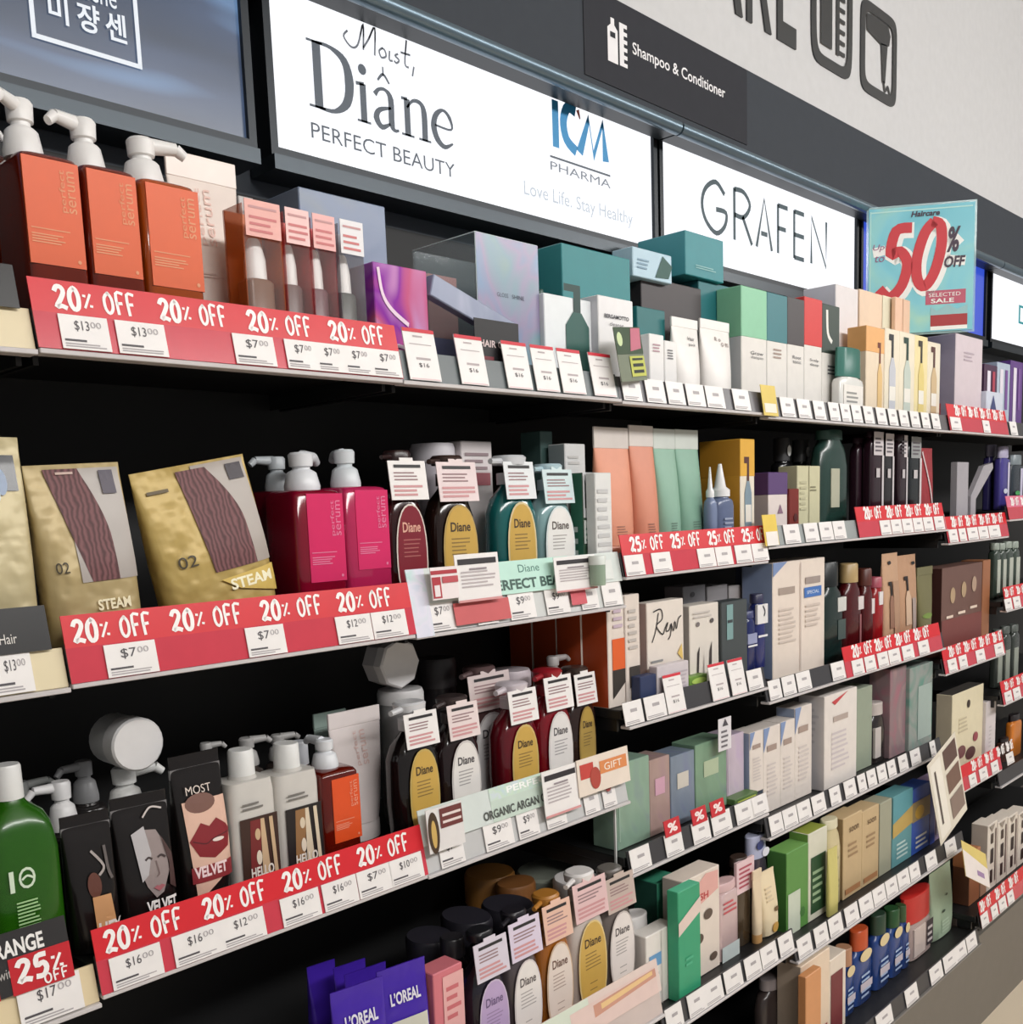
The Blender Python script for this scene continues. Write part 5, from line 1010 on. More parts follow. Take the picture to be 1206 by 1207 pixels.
st_ = MB().box(.994, .9975, .03, .034, 0.6590 + .03, 1.0540 - .002, mat((206, 208, 206), .3, kind='metal')).build('upright_post'); tag(st_, 'thin pale upright post at the bay joint below the ARGAN OIL shelf', 'post')

# ------------------------------------------------------------------ third bay, second row
PE = (222, 150, 122); GN = (138, 176, 156)
for lab_, bx, c, cr_ in (('peach tube with white crimped end, left of two', (1.0710, 0.0500, 1.4975, 0.1030, 0.2436), PE, (216, 208, 202)), ('peach tube with white crimped end, right of two', (1.1667, 0.0500, 1.4975, 0.0829, 0.2500), (214, 140, 114), (220, 212, 206)), ('sage green tube with pale crimped end, left of two', (1.2390, 0.0500, 1.4975, 0.0844, 0.2460), GN, (206, 212, 206)), ('sage green tube with pale crimped end, right of two', (1.3168, 0.0500, 1.4975, 0.0891, 0.2468), (132, 172, 152), (206, 212, 206))):
    tube(lab_, bx, .06, c, c, .1, crimp=cr_, bandf=.84, front=[('l', .3, .6, .18, .26, 4, tuple(int(v * .75) for v in c))], rough=.42, capw=.95)
bottle('small blue bottle with white cone nozzle, left of the pair', (1.3391, 0.0250, 1.4975, 0.0283, 0.1698), .025, (120, 134, 166), (226, 228, 230), sh=.55, neck=.5, capf=.36, cone=True)
bottle('larger blue grey bottle with white cone nozzle', (1.3907, 0.0250, 1.4975, 0.0684, 0.1770), .045, (96, 108, 140), (232, 232, 234), sh=.56, neck=.5, capf=.38, cone=True, front=[('l', .2, .7, .2, .4, 4, (150, 160, 184))])
carton('yellow and white carton with bottle picture', (1.4832, 0.0300, 1.4975, 0.0794, 0.2276), .1, (228, 220, 204), side=(206, 150, 50), sleeve=(.66, (222, 170, 62), (198, 142, 46)), front=[('b', .52, .1, .5, .74, (126, 146, 160), (84, 44, 40)), ('r', .32, .72, .24, .4, (226, 222, 214)), ('r', .2, .55, -.02, .06, (110, 40, 40))], left=[])

# third bay, third row
carton('white carton with handwritten black script name', (1.1942, 0.0500, 1.2511, 0.1240, 0.1562), .03, (228, 218, 208), side=(196, 190, 184), front=[('s', [(.12, .5), (.22, .64), (.3, .86)], .022, INK), ('s', [(.16, .88), (.36, .9), (.4, .78), (.24, .7), (.4, .58), (.48, .66), (.55, .72), (.5, .62), (.58, .62), (.64, .7), (.62, .56), (.55, .5)], .022, INK), ('s', [(.64, .7), (.7, .6), (.74, .72), (.78, .62), (.84, .74), (.92, .78)], .022, INK), ('l', .08, .45, .12, .3, 3, (140, 140, 140)), ('p', [(.8, .3), (.92, .42), (.95, .2)], (222, 190, 110)), ('r', .62, .95, .14, .18, (70, 60, 50))])
carton('dark navy low carton below the script carton', (1.0930, 0.0200, 1.2225, 0.0515, 0.0523), .022, (44, 56, 92))
carton('patterned pink and white low carton under the script name', (1.1749, 0.0200, 1.2225, 0.1064, 0.0642), .02, (208, 200, 204), front=[('e', .3, .4, .16, .3, (150, 90, 130)), ('l', .5, .95, .2, .8, 5, (186, 176, 184))])
carton('white carton printed with dark vertical strokes', (1.3327, 0.0450, 1.2225, 0.1082, 0.1656), .04, (224, 216, 206), side=(180, 172, 166), front=[('p', [(.2, .02), (.26, .02), (.32, .48), (.24, .4)], (60, 54, 54)), ('p', [(.62, .1), (.72, .1), (.74, .52), (.66, .4)], (66, 58, 58)), ('p', [(.42, .02), (.48, .02), (.46, .42)], (170, 164, 160)), ('e', .26, .76, .06, .03, (120, 112, 112)), ('e', .74, .78, .06, .03, (90, 84, 84)), ('l', .1, .9, .84, .94, 2, (200, 192, 186))])
carton('dark slate carton with pale stripe', (1.4413, 0.0450, 1.2225, 0.1025, 0.1631), .04, (70, 76, 78), front=[('r', .18, .42, .5, .96, (126, 160, 160)), ('r', .2, .4, .72, .76, (60, 66, 70))])
carton('grey rear carton above the script carton gap, left', (1.4314, 0.1400, 1.2225, 0.0866, 0.1945), .05, (150, 148, 152), front=[('e', .4, .9, .1, .03, (90, 88, 92))])
carton('grey rear carton above the dark slate carton, middle', (1.5239, 0.1400, 1.2225, 0.0847, 0.1874), .05, (166, 162, 164))
carton('pale rear carton beside the dark blue bottles', (1.5993, 0.1400, 1.2225, 0.0518, 0.1816), .05, (196, 190, 190))
bottle('dark blue bottle with pale band, left of white cut corner carton', (1.5224, 0.0500, 1.2225, 0.0432, 0.1332), .03, (32, 42, 96), (60, 66, 110), sh=.8, neck=.7, capf=.12, lab=(150, 156, 190), labd=(.05, .95, .45, .62), front=[('r', .05, .95, .4, .43, (226, 226, 230))])
bottle('dark blue bottle with white tag, touching the white cut corner carton', (1.5663, 0.0500, 1.2225, 0.0444, 0.1671), .03, (36, 46, 110), (50, 50, 80), sh=.8, neck=.7, capf=.12, lab=(228, 226, 226), labd=(0, 1, .6, .86), front=[('s', [(.5, .84), (.7, .76), (.6, .7)], .1, (40, 40, 50)), ('r', .05, .95, .42, .45, (226, 226, 230))])
carton('lime green printed card pack lying by the tall price card', (1.2780, 0.0300, 1.2266, 0.0649, 0.0211), .02, (120, 160, 70), front=[('e', .5, .5, .4, .3, (190, 220, 110))])

# third bay, fourth row
for lab_, bx, c, l_ in (('translucent pale green box at the left of the lilac boxes', (1.0779, 0.0500, 0.9395, 0.1061, 0.1688), (130, 156, 138), None), ('translucent pinkish brown box with pink label', (1.1655, 0.0500, 0.9395, 0.0695, 0.1561), (160, 136, 130), (206, 160, 180)), ('translucent blue grey box with cream label', (1.2460, 0.0500, 0.9395, 0.0857, 0.1487), (118, 130, 146), (206, 200, 190)), ('translucent green to violet box with pale green label', (1.3597, 0.0500, 0.9395, 0.1353, 0.1557), (118, 148, 124), (176, 190, 160)), ('pale lilac box next to the white cut corner cartons', (1.4662, 0.0500, 0.9395, 0.0707, 0.1470), (184, 170, 184), None)):
    carton(lab_, bx, .06, c, m=film([c, tuple(min(255, int(v * 1.08)) for v in c), (c[0], c[1] - 12, c[2] + 16)], 6, .25), front=([('r', .25, .72, .52, .74, l_)] if l_ else [('r', .05, .08, .1, .95, tuple(min(255, v + 30) for v in c))]))
card_sign('small upright white card clipped on the green violet box', (1.3748, 0.0300, 1.0728, 0.0499, 0.0700), (224, 220, 224), [('l', .2, .8, .1, .7, 4, (110, 106, 112)), ('p', [(.3, .75), (.5, .98), (.75, .75)], (80, 76, 84))], lean=0)
for i, (ub, lab_) in enumerate((([(1.1178, 1.1699)][0], 'red sale flag on the lilac box shelf, left of three'), ([(1.2119, 1.2644)][0], 'red sale flag on the lilac box shelf, middle of three'), ([(1.2803, 1.3321)][0], 'red sale flag on the lilac box shelf, right of three'))):
    plain_band(lab_, ub[0], ub[1], -.001, 0.9090, (200, 50, 58), .043, .075, name='sale_flag', cat='sale flash', front=[('t', '%', .2, .2, .6, .6, (246, 226, 224), 0, .04)])
carton('green and yellow leaflet stack on the shelf edge by price tags', (1.4559, 0.0300, 0.9395, 0.1169, 0.0139), .03, (90, 120, 70), name='leaflet', cat='leaflet', front=[('r', .1, .9, .2, .6, (196, 206, 90))])
def cutcorner(label, B, d=.05, side=(150, 164, 190), front=()):
    return carton(label, B, d, (226, 216, 208), side=side, front=[('p', [(0, 1), (.0, .72), (.36, 1)], (130, 150, 190))] + list(front))
LO = [('r', .2, .48, .75, .81, (166, 150, 140)), ('l', .15, .5, .3, .7, 8, (206, 196, 190))]
def cut(x): return [('r', .2, .75, .72, .79, (166, 146, 136)), ('l', .2, .8, .2, .6, 8, (208, 198, 194))]
cutcorner('white cut corner carton, first of four small ones beside lilac box', (1.5347, 0.0500, 0.9395, 0.0665, 0.1421), front=cut(0))
cutcorner('white cut corner carton, second of four small ones', (1.6064, 0.0500, 0.8785, 0.0773, 0.2020), front=cut(0))
cutcorner('white cut corner carton, third of four small ones', (1.6793, 0.0500, 0.8785, 0.0686, 0.2032), front=cut(0))
cutcorner('white cut corner carton, last of four, tallest beside open fronted carton', (1.7558, 0.0500, 0.8785, 0.0843, 0.2252), front=cut(0))
carton('big white carton with red triangle flap, standing forward', (1.9124, 0.0300, 0.8785, 0.1760, 0.2383), .07, (228, 220, 214), side=(212, 206, 204), front=[('p', [(.2, .92), (.7, .99), (.3, .88)], (196, 70, 74)), ('r', .25, .7, .7, .76, (180, 164, 156)), ('l', .2, .75, .2, .62, 8, (206, 196, 198))], left=[('l', .1, .8, .5, .9, 6, (196, 190, 190))])
carton('big white double carton with blue badge, tallest in third row', (1.7359, 0.0500, 1.1875, 0.2494, 0.2678), .08, (230, 216, 204), side=(140, 156, 188), front=[('p', [(0, 1), (0, .88), (.26, 1)], (126, 146, 188)), ('r', .1, .4, .72, .78, (166, 150, 140)), ('r', .6, .9, .78, .84, (160, 146, 140)), ('r', .58, .92, .66, .75, (70, 116, 186)), ('t', 'SPECIAL', .63, .69, .24, .03, (226, 236, 246)), ('l', .1, .42, .3, .62, 8, (206, 192, 182)), ('l', .6, .9, .4, .62, 5, (206, 192, 182)), ('r', .5, .515, .02, .98, (206, 192, 184))])
carton('grey blue carton side behind the blue bottles at the bay joint', (1.7342, 0.1400, 1.1875, 0.0720, 0.2593), .06, (110, 122, 150))
carton('sage green slim carton right of the red triangle carton', (2.0887, 0.0500, 0.8785, 0.0912, 0.2207), .06, (150, 160, 142), side=(120, 130, 114))
bottle('dark small bottle with white label in the fourth row shade', (2.1796, 0.0450, 0.8785, 0.0906, 0.1655), .04, (40, 34, 34), (190, 180, 176), sh=.6, neck=.6, capf=.2, lab=(196, 188, 184), labd=(.1, .5, .1, .6))
carton('translucent pink carton behind green pack, fourth row', (2.2820, 0.0400, 0.8785, 0.1178, 0.2497), .06, (156, 110, 120), m=film([(160, 108, 120), (140, 120, 124), (176, 140, 140)], 7, .25))
carton('translucent sea green pack with pale strip, fourth row', (2.4040, 0.0300, 0.8785, 0.1735, 0.2388), .06, (110, 150, 140), m=film([(100, 146, 134), (150, 156, 152), (116, 160, 150)], 7, .25), front=[('r', .35, .95, .1, .75, (160, 176, 170))])

# third bay, fifth row (deeper shelf)
carton('white carton with brown floral emblems and red slanted print', (1.2052, -0.0200, 0.6425, 0.1322, 0.2177), .05, (230, 216, 204), side=(206, 196, 186), front=[('p', [(.0, .78), (.6, .98), (.95, .96), (.95, .78), (.4, .7)], (226, 172, 164)), ('t', 'FRESH', .12, .74, .55, .07, (190, 70, 70), 0, .03), ('e', .66, .58, .12, .05, (96, 80, 70)), ('e', .4, .38, .12, .05, (90, 76, 66)), ('e', .8, .14, .1, .04, (96, 80, 70))])
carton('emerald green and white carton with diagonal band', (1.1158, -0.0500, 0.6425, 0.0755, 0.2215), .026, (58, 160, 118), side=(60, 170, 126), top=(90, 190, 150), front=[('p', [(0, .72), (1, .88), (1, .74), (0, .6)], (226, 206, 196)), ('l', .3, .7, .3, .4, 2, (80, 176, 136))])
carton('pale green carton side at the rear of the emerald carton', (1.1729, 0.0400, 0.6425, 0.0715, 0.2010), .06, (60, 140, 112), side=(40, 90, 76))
bottle('lilac pink capped small bottle beside the floral emblem carton', (1.3089, -0.0200, 0.6425, 0.0760, 0.1674), .035, (206, 180, 180), (210, 176, 176), sh=.86, neck=.9, capf=.1, p=5, front=[('l', .15, .85, .62, .8, 3, (196, 90, 96)), ('r', .05, .95, .0, .2, (196, 206, 206))])
bottle('dark jar bottle with pale pink shaped tag', (1.3887, -0.0200, 0.6425, 0.0696, 0.1967), .035, (70, 56, 40), (60, 46, 40), sh=.66, neck=.6, capf=.1, lab=(226, 196, 200), labd=(-.02, 1, .62, .98), front=[('l', .1, .9, .68, .94, 5, (176, 80, 96))])
bottle('dark bottle with blue and white crumpled pack on top', (1.5111, 0.0200, 0.6425, 0.0819, 0.2095), .035, (60, 52, 66), (176, 180, 206), sh=.62, neck=.8, capf=.25, front=[('e', .4, .9, .2, .05, (60, 70, 130)), ('e', .7, .8, .2, .05, (226, 226, 236))])
pouch('cream rounded pouch with brown corner at end of fifth row', (1.4714, -0.0300, 0.6425, 0.0663, 0.1448), .04, (232, 214, 180), metal=0, rough=.4, front=[('e', .6, .12, .2, .08, (206, 160, 80)), ('e', .7, .4, .12, .04, (110, 84, 56)), ('l', .2, .6, .55, .8, 4, (214, 196, 166))])
tube('narrow cream tube with brown edge by the cream pouch', (1.4169, -0.0300, 0.6425, 0.0356, 0.1643), .02, (226, 206, 176), (196, 150, 96), .12)

# ------------------------------------------------------------------ fourth bay, second row
carton('small purple lidded white box right of the yellow talker', (1.6374, 0.0500, 1.5265, 0.0873, 0.1308), .04, (226, 214, 210), side=(196, 190, 196), sleeve=(.62, (92, 66, 116)), front=[('p', [(.45, .3), (.6, .46), (.75, .3)], (140, 110, 130))])
carton('small red brown box beside the purple lidded one', (1.6996, 0.0450, 1.5265, 0.0474, 0.0941), .03, (120, 34, 26), front=[('e', .6, .3, .2, .1, (80, 20, 20))])
carton('pale olive square carton pair in second row', (1.8060, 0.0600, 1.5265, 0.1257, 0.1475), .05, (204, 200, 166), front=[('r', .48, .52, 0, 1, (176, 172, 140)), ('l', .55, .85, .6, .7, 2, (130, 126, 100)), ('l', .1, .4, .3, .8, 6, (190, 186, 154))])
for i, (bx, lab_) in enumerate((((1.8133, 0.1200, 1.5265, 0.0661, 0.2174), 'black pump top behind the purple lidded box'), ((1.9067, 0.1200, 1.5265, 0.0698, 0.2157), 'black pump top behind the olive carton'))):
    bottle(lab_, bx, .04, (20, 20, 22), (60, 60, 62), sh=.7, neck=.5, capf=.25, front=[('e', .5, .86, .14, .06, (206, 206, 206))])
bottle('dark green glass bottle with cream label slip', (1.9207, 0.0500, 1.5265, 0.1612, 0.2351), .05, (36, 62, 56), (50, 82, 74), sh=.7, neck=.6, capf=.1, p=3, lab=(176, 176, 156), labd=(.25, .55, .2, .6))
for i, (bx, lab_, c, l_) in enumerate((((2.1435, 0.0800, 1.5265, 0.0803, 0.2228), 'plain dark plum slim bottle, first of the slim row', (46, 26, 36), None), ((2.1531, 0.0500, 1.5265, 0.0713, 0.2381), 'dark plum slim bottle with striped white label, second of slim row', (44, 24, 34), 1), ((2.2205, 0.0500, 1.5265, 0.0634, 0.2357), 'dark slim bottle with spotted white label, third of slim row', (32, 30, 34), 1), ((2.3124, 0.0500, 1.5265, 0.0554, 0.2339), 'dark slim bottle with thin white line, fourth of slim row', (46, 30, 38), 2), ((2.3947, 0.0500, 1.5265, 0.0866, 0.2316), 'black slim bottle with grey label and white edge, last of slim row', (24, 30, 34), 3))):
    fr_ = []
    if l_: fr_ = [('r', .1 if l_ != 2 else .5, .9, .74, .99, (206, 198, 200) if l_ != 3 else (150, 152, 152)), ('r', .8, .95, .1, .74, (206, 200, 202)), ('r', .4, .9, .08, .13, (190, 186, 188)), ('l', .2, .8, .78, .95, 4, (96, 90, 96)), ('r', .3, .6, .5, .6, (190, 184, 186))]
    bottle(lab_, bx, .03, c, c, sh=.85, neck=.8, capf=.06, p=5, front=fr_, group=None)
pouch('red and clear wedge shaped pack leaning after the slim bottles', (2.4810, 0.0500, 1.5265, 0.0965, 0.2009), .02, (150, 40, 48), metal=0, name='wedge_pack', cat='pack', front=[('s', [(.2, .95), (.6, .5), (.9, .05)], .08, (206, 190, 190))])
r = thing('forked_stand', 'clear grey forked display stand with slanted arm', 'display stand', (0, 0, 0))
m_ = mat((170, 166, 172), .25, kind='acrylic'); cx, yf, zb, w, h = (2.8531, 0.0500, 1.4865, 0.3090, 0.2039); x0 = cx - w / 2
MB().box(x0, x0 + w * .3, yf, yf + .02, zb, zb + h, m_, .001).build('upright', r)
q = MB(); k = q.M(m_)
for yy in (yf, yf + .015):
    n = len(q.v); q.v += [(x0 + w * .38, yy, zb), (x0 + w * .52, yy, zb), (x0 + w * .52, yy, zb + h * .45), (x0 + w, yy, zb + h * .92), (x0 + w * .98, yy, zb + h * 1.0), (x0 + w * .72, yy, zb + h * .95), (x0 + w * .38, yy, zb + h * .5)]
q.face(range(7), k); q.face(range(13, 6, -1), k)
for i in range(7): j = (i + 1) % 7; q.face([j, i, i + 7, j + 7], k)
q.build('slanted_arm', r)
MB().box(x0, x0 + w * .8, yf + .02, yf + .05, zb, zb + .004, m_).build('base_plate', r)
for i, (bx, lab_, c, k_) in enumerate((((3.1674, 0.1000, 1.5375, 0.0806, 0.2173), 'violet bottle behind the slanted arm of the stand, left', (60, 54, 110), (150, 146, 170)), ((3.1567, 0.0600, 1.5375, 0.0898, 0.2087), 'violet bottle with white stripes right of the stand', (70, 62, 140), (170, 164, 190)), ((3.2796, 0.0600, 1.5375, 0.1203, 0.1828), 'dark bottle with green dot at the far right edge', (40, 50, 60), (120, 130, 136)))):
    bottle(lab_, bx, .03, c, k_, sh=.8, neck=.7, capf=.18, p=4, front=[('r', .6, .8, .2, .75, (196, 192, 214)), ('e', .4, .3, .2, .04, (206, 210, 226) if i < 2 else (70, 160, 90))])

# fourth bay, third row
bottle('tall black green bottle with white label, left of the red bottles', (1.9199, 0.0500, 1.1875, 0.1184, 0.2527), .045, (26, 44, 42), (20, 26, 28), sh=.6, neck=.5, capf=.24, p=3, lab=(206, 206, 202), labd=(.6, .98, .5, .64), front=[('r', .6, .95, .22, .42, (70, 84, 82))])
bottle('dark red bottle with wooden cap', (2.0347, 0.0500, 1.1875, 0.0922, 0.2415), .045, (84, 14, 20), (176, 150, 104), sh=.62, neck=.55, capf=.2, p=3, trans=.2, lab=(216, 206, 206), labd=(.62, .95, .5, .64), front=[('r', .7, .8, .1, .45, (150, 90, 94))])
bottle('dark red bottle with brown cap, right of the wooden capped one', (2.1189, 0.0500, 1.1875, 0.0559, 0.2230), .04, (90, 14, 20), (90, 44, 36), sh=.64, neck=.6, capf=.2, p=3, trans=.2, lab=(220, 210, 210), labd=(.6, .9, .46, .64))
bottle('bright red bottle with pink cap and white slip, by tan packs', (2.1812, 0.0500, 1.1875, 0.0578, 0.1963), .04, (150, 22, 28), (170, 80, 96), sh=.7, neck=.6, capf=.14, p=3, lab=(222, 216, 218), labd=(.3, .7, .62, .8))
pouch('tan clear topped pack with dark bottle picture, left of two', (2.2638, 0.0500, 1.1875, 0.0985, 0.2549), .03, (196, 158, 128), name='tan_pack', cat='pack', metal=0, front=[('b', .4, .2, .3, .5, (150, 110, 90), (36, 30, 30)), ('e', .4, .9, .1, .02, (40, 30, 30)), ('r', .5, .9, .1, .7, (176, 140, 114))])
pouch('tan clear topped pack with dark bottle picture, right of two', (2.3740, 0.0500, 1.1875, 0.1215, 0.2442), .03, (186, 146, 116), name='tan_pack', cat='pack', metal=0, front=[('b', .4, .2, .3, .56, (206, 176, 150), (36, 26, 26)), ('e', .8, .9, .1, .02, (30, 24, 24)), ('r', .6, .8, .1, .5, (166, 150, 144))])
tube('olive green slim tube in front of brown carton', (2.5032, 0.0500, 1.1875, 0.1110, 0.2028), .03, (118, 114, 80), (96, 96, 66), .1, front=[('e', .5, .3, .3, .04, (120, 146, 70))])
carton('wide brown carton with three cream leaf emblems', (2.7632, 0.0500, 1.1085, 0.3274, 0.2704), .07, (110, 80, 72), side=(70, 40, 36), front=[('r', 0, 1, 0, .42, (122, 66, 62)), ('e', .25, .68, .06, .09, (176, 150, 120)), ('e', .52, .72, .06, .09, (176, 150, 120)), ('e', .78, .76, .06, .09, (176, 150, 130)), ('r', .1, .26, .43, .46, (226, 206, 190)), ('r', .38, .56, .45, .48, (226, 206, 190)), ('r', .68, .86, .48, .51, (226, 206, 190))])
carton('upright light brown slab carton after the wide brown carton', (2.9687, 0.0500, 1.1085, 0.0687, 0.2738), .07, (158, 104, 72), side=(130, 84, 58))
for i in range(4):
    u = (1174, 1181, 1188, 1196)[i]
    bottle(('slim green bottle with white label, first at the right edge', 'slim green bottle with white label, second at the right edge', 'slim green bottle with white label, third at the right edge', 'slim green bottle with white label, cut by the right edge')[i], ((3.1045, 0.0600, 1.2455, 0.0483, 0.1848), (3.1616, 0.0600, 1.2455, 0.0494, 0.1821), (3.2241, 0.0600, 1.2455, 0.0592, 0.1849), (3.2928, 0.0600, 1.2455, 0.0608, 0.1817))[i], .03, (60, 72, 64), (150, 160, 150), sh=.8, neck=.6, capf=.12, p=4, lab=(186, 190, 178), labd=(.3, .9, .1, .7), group='slim green bottles at the right edge')
for i in range(3):
    bottle(('dark slim bottle on the far fourth shelf, nearest', 'dark slim bottle on the far fourth shelf, middle', 'dark slim bottle on the far fourth shelf, at the edge')[i], ((3.1535, 0.0600, 0.9365, 0.0661, 0.1998), (3.2289, 0.0600, 0.9365, 0.0682, 0.2033), (3.3158, 0.0600, 0.9365, 0.0706, 0.2001))[i], .03, (56, 62, 58), (90, 96, 92), sh=.8, neck=.6, capf=.12, p=4, lab=(150, 156, 146), labd=(.1, .7, .1, .6), group='dark slim bottles on the far fourth shelf')
for i, (bx, c, lab_) in enumerate((((3.2493, 0.0600, 0.6605, 0.0865, 0.0819), (70, 44, 38), 'dark brown bottle on the far fifth shelf'), ((3.3525, 0.0600, 0.6605, 0.1081, 0.1492), (206, 120, 40), 'orange pack on the far fifth shelf at the frame edge'))):
    bottle(lab_, bx, .03, c, (40, 34, 36), sh=.8, neck=.6, capf=.14, p=4)
# next bay, fourth row
carton('cream flowered carton with dark blossoms, open top', (2.8395, 0.0500, 0.7225, 0.2771, 0.2582), .05, (224, 214, 184), side=(206, 194, 170), top=(70, 66, 62), front=[('e', .3, .25, .14, .08, (120, 80, 80)), ('e', .6, .18, .16, .08, (90, 60, 60)), ('e', .5, .82, .05, .05, (60, 50, 46)), ('e', .75, .36, .08, .06, (150, 70, 80)), ('l', .2, .5, .5, .7, 4, (196, 184, 156))], left=[('p', [(.2, .1), (.5, .4), (.9, .1)], (140, 120, 120))])
carton('plain white tall carton beside the flowered carton', (3.0073, 0.0400, 0.7225, 0.1023, 0.2790), .06, (214, 206, 208), front=[('l', .3, .6, .2, .6, 6, (196, 188, 190))])
# fourth bay, fifth row
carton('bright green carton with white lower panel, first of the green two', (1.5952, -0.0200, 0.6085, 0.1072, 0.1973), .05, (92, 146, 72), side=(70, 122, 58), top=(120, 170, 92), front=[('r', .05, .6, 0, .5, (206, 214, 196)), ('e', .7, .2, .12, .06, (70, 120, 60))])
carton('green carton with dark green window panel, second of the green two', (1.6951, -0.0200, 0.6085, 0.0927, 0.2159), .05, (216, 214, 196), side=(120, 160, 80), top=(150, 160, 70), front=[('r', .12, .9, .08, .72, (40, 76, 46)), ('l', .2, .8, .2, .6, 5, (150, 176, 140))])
bottle('beige bottle with leafy print behind the green cartons', (1.7835, -0.0200, 0.6085, 0.0754, 0.2186), .035, (206, 192, 150), (214, 206, 176), sh=.72, neck=.7, capf=.1, p=4, front=[('l', .2, .8, .2, .6, 6, (150, 140, 100))])
pouch('yellow ribbed pouch in front of beige bottle, fifth row', (1.7330, -0.0450, 0.6085, 0.0478, 0.1652), .015, (206, 196, 120), metal=0)
for i, (bx, lab_) in enumerate((((1.8772, -0.0200, 0.6085, 0.1029, 0.2084), 'tan carton with dark name, left of the tan pair'), ((1.9782, -0.0200, 0.6085, 0.0989, 0.2015), 'tan carton with dark name, right of the tan pair'))):
    carton(lab_, bx, .05, (198, 172, 132), side=(150, 126, 92), front=[('t', 'soon', .3, .8, .5, .06, (90, 64, 40)), ('l', .25, .8, .5, .7, 3, (160, 130, 96)), ('r', .1, .9, .05, .12, (170, 120, 80))])
carton('grey sage slim carton between tan and blue cartons', (2.0692, -0.0200, 0.6085, 0.0727, 0.1980), .05, (160, 160, 140), side=(90, 90, 80))
carton('turquoise carton with yellow and blue picture', (2.1741, -0.0200, 0.6085, 0.1262, 0.1969), .05, (96, 150, 156), front=[('r', 0, 1, .62, 1, (90, 150, 160)), ('p', [(0, .62), (1, .75), (1, .5), (0, .42)], (190, 160, 90)), ('l', .2, .8, .1, .35, 4, (190, 210, 206))])
carton('blue carton with tan picture and white text block', (2.2988, -0.0200, 0.6085, 0.1228, 0.1879), .05, (50, 84, 170), front=[('r', .0, 1, .5, .8, (150, 130, 90)), ('e', .4, .62, .25, .1, (200, 160, 60)), ('l', .2, .9, .08, .3, 3, (206, 206, 200))])
carton('lilac and blue carton at the end of the fifth row', (2.4194, -0.0200, 0.6085, 0.1180, 0.1809), .05, (150, 130, 160), front=[('r', 0, .3, 0, 1, (56, 76, 160)), ('r', .4, 1, .1, .5, (196, 184, 200))])

# ------------------------------------------------------------------ base shelves
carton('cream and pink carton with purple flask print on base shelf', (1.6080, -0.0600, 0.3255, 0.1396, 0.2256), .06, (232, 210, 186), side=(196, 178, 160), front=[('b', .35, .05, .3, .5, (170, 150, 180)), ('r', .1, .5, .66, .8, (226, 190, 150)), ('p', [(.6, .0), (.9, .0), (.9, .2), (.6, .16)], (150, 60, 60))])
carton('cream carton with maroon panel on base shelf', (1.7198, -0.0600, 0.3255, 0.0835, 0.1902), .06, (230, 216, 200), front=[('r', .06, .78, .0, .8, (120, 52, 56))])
carton('small orange topped carton on base shelf behind the cream ones', (1.5409, -0.0900, 0.3255, 0.0716, 0.2221), .02, (214, 150, 100))
bottle('dim grey topped bottle deep on the base shelf', (1.5653, 0.0000, 0.3255, 0.1380, 0.1778), .05, (70, 60, 58), (150, 140, 140), sh=.7, neck=.6, capf=.15)
BLU = (36, 66, 130)
for i, (bx, lab_, top_) in enumerate((((1.8102, -0.0500, 0.3255, 0.0646, 0.1729), 'slim blue bottle with tan oval top label, beside maroon panel', (176, 130, 100)), ((1.8930, -0.0500, 0.3255, 0.1015, 0.1934), 'blue bottle with orange cap and round yellow label', (190, 80, 40)), ((2.0022, -0.0500, 0.3255, 0.0872, 0.1985), 'blue bottle with dark green cap, left of the two green caps', (44, 66, 50)), ((2.0889, -0.0500, 0.3255, 0.0752, 0.1847), 'blue bottle with dark green cap and white oval, right of the two', (40, 80, 44)), ((2.1488, -0.0500, 0.3255, 0.0443, 0.1752), 'slim blue bottle with green cap next to the red capped jar', (60, 84, 50)))):
    bottle(lab_, bx, .04, BLU, top_, sh=.62, neck=.62, capf=.26, p=3, capr=1.1, front=[('e', .5, .66, .32, .08, (226, 206, 160)), ('l', .25, .8, .1, .45, 5, (170, 190, 220)), ('r', .2, .85, .2, .3, (206, 196, 206))])
bottle('red capped jar with pale label on base shelf', (2.2524, -0.0500, 0.3255, 0.1519, 0.1819), .05, (170, 150, 146), (196, 44, 40), sh=.5, neck=.95, capf=.42, p=4, lab=(206, 190, 184), labd=(.1, .6, .06, .5), front=[('r', .66, .95, .1, .5, (60, 50, 56)), ('l', .7, .92, .15, .45, 3, (200, 190, 190))])
pouch('mint spouted pouch with dark dots on base shelf', (2.4159, -0.0500, 0.3255, 0.1519, 0.2034), .04, (166, 186, 160), metal=0, front=[('e', .4, .4, .08, .02, (70, 84, 70)), ('e', .6, .6, .06, .015, (90, 100, 84)), ('l', .3, .7, .1, .3, 4, (190, 206, 184))])
carton('small dark box with white labels after the mint pouch', (2.5292, -0.0500, 0.3255, 0.0536, 0.0712), .03, (70, 58, 54), front=[('r', .1, .9, .2, .5, (186, 180, 176)), ('r', .1, .9, .6, .85, (170, 164, 160))])
carton('brown tall carton at the left end of the patterned packs', (2.6121, -0.0600, 0.3685, 0.0836, 0.1649), .05, (150, 96, 66), side=(110, 70, 50), sleeve=(.7, (176, 116, 76)))
carton('tan carton between brown carton and patterned packs', (2.6898, -0.0600, 0.3685, 0.0506, 0.0679), .04, (170, 130, 106))
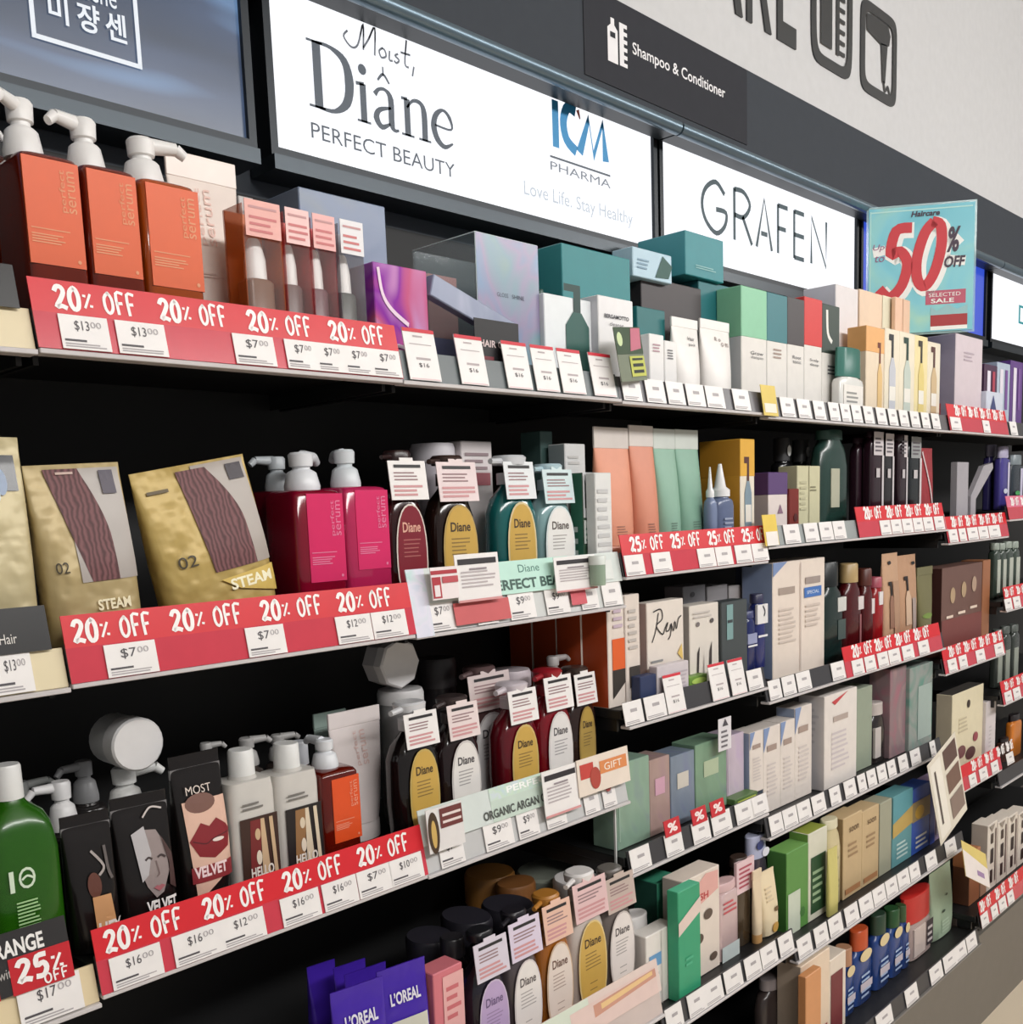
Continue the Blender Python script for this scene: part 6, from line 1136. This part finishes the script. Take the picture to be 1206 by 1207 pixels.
for i, (bx, lab_) in enumerate((((2.7580, -0.0600, 0.3685, 0.0819, 0.2126), 'black and white patterned pack, first of four'), ((2.8497, -0.0600, 0.3685, 0.0853, 0.2007), 'black and white patterned pack, second of four'), ((2.9450, -0.0600, 0.3685, 0.0889, 0.1940), 'black and white patterned pack, third of four'), ((3.0491, -0.0600, 0.3685, 0.1014, 0.1801), 'black and white patterned pack, cut by the frame edge'))):
    carton(lab_, bx, .05, (224, 214, 202), side=(196, 186, 176), group='black and white patterned packs', front=[('r', .3, .55, .1, .3, (60, 46, 44)), ('r', .3, .6, .4, .62, (50, 40, 40)), ('r', .3, .55, .7, .85, (70, 56, 50)), ('p', [(.1, .98), (.4, .88), (.7, .98)], (150, 140, 130)), ('r', .75, .85, .1, .9, (120, 100, 96))])

# ------------------------------------------------------------------ settle: nothing on the shelves may run into its neighbour
bpy.context.view_layer.update()
def tree(o):
    yield o
    for c in o.children: yield from tree(c)
def bounds(o):
    lo = [99] * 3; hi = [-99] * 3
    for k in tree(o):
        if k.type != 'MESH' or k.name.split('.')[0] in ('print', 'lettering', 'neck_tag', 'front_label', 'oval_label') or (k.name.startswith('pump') and k.parent): continue
        for c in k.bound_box:
            v = k.matrix_world @ Vector(c)
            for i in range(3): lo[i] = min(lo[i], v[i]); hi[i] = max(hi[i], v[i])
    return lo, hi
SKIP = ('shelf', 'promotion_strip', 'range_strip', 'sale_flash', 'sale_flag', 'shelf_banner', 'price_card', 'sale_sign', 'hanging_card', 'light_box_sign', 'section_sign', 'wall_letter', 'wall_pictogram', 'upright_post', 'folded_card')
goods = {}
for o in list(S.objects):
    if o.parent is None and 'label' in o and o.name.split('.')[0] not in SKIP: goods[o] = bounds(o)
boards = [bounds(k) for k in S.objects if k.name.startswith('board')]
G = list(goods)
def stretch(o, ax, lo, hi):
    """fit o between lo and hi along one axis"""
    B0 = goods[o]; f = (hi - lo) / (B0[1][ax] - B0[0][ax]); c0 = o.location[ax]
    o.location[ax] = lo + (c0 - B0[0][ax]) * f; o.scale[ax] *= f
    B0[0][ax] = lo; B0[1][ax] = hi
def shift(o, ax, d):
    o.location[ax] += d; goods[o][0][ax] += d; goods[o][1][ax] += d
for rnd in range(6):
    moved = 0
    for i, a in enumerate(G):
        for b in G[i + 1:]:
            A, Bb = goods[a], goods[b]
            ov = [min(A[1][k], Bb[1][k]) - max(A[0][k], Bb[0][k]) for k in range(3)]
            if min(ov) <= .0008: continue
            moved += 1
            wmin = min(A[1][0] - A[0][0], Bb[1][0] - Bb[0][0])
            if ov[2] < .012:
                top = a if A[0][2] > Bb[0][2] else b; shift(top, 2, ov[2] + .0003); continue
            if ov[0] < .3 * wmin and rnd < 5:
                l, r_ = (a, b) if A[0][0] + A[1][0] < Bb[0][0] + Bb[1][0] else (b, a)
                e = ov[0] / 2 + .0004
                stretch(l, 0, goods[l][0][0], goods[l][1][0] - e); stretch(r_, 0, goods[r_][0][0] + e, goods[r_][1][0]); continue
            f, bk = (a, b) if A[0][1] <= Bb[0][1] else (b, a)
            room = .322 - goods[bk][1][1]
            push = min(max(0, room), ov[1] + .0006)
            if push > 0: shift(bk, 1, push)
            rest = ov[1] + .0006 - push
            if rest > 0.0005:
                d = goods[f][1][1] - goods[f][0][1]
                if d - rest > .35 * d: stretch(f, 1, goods[f][0][1], goods[f][1][1] - rest)
                else: stretch(bk, 1, min(goods[bk][1][1] - .012, goods[bk][0][1] + rest), goods[bk][1][1])
    for o in G:
        A = goods[o]
        for lo, hi in boards:
            if min(A[1][0], hi[0]) - max(A[0][0], lo[0]) > .002 and min(A[1][1], hi[1]) - max(A[0][1], lo[1]) > .002 and min(A[1][2], hi[2]) - max(A[0][2], lo[2]) > .0002:
                moved += 1
                own = min(A[1][0], hi[0]) - max(A[0][0], lo[0])
                if own < .6 * (A[1][0] - A[0][0]):
                    if A[0][0] < lo[0]: stretch(o, 0, A[0][0], lo[0] - .001)
                    else: stretch(o, 0, hi[0] + .001, A[1][0])
                elif A[0][2] > lo[2] - .01: shift(o, 2, hi[2] + .0004 - A[0][2])
                elif A[1][2] > lo[2]: stretch(o, 2, A[0][2], lo[2] - .001)
    if not moved: break
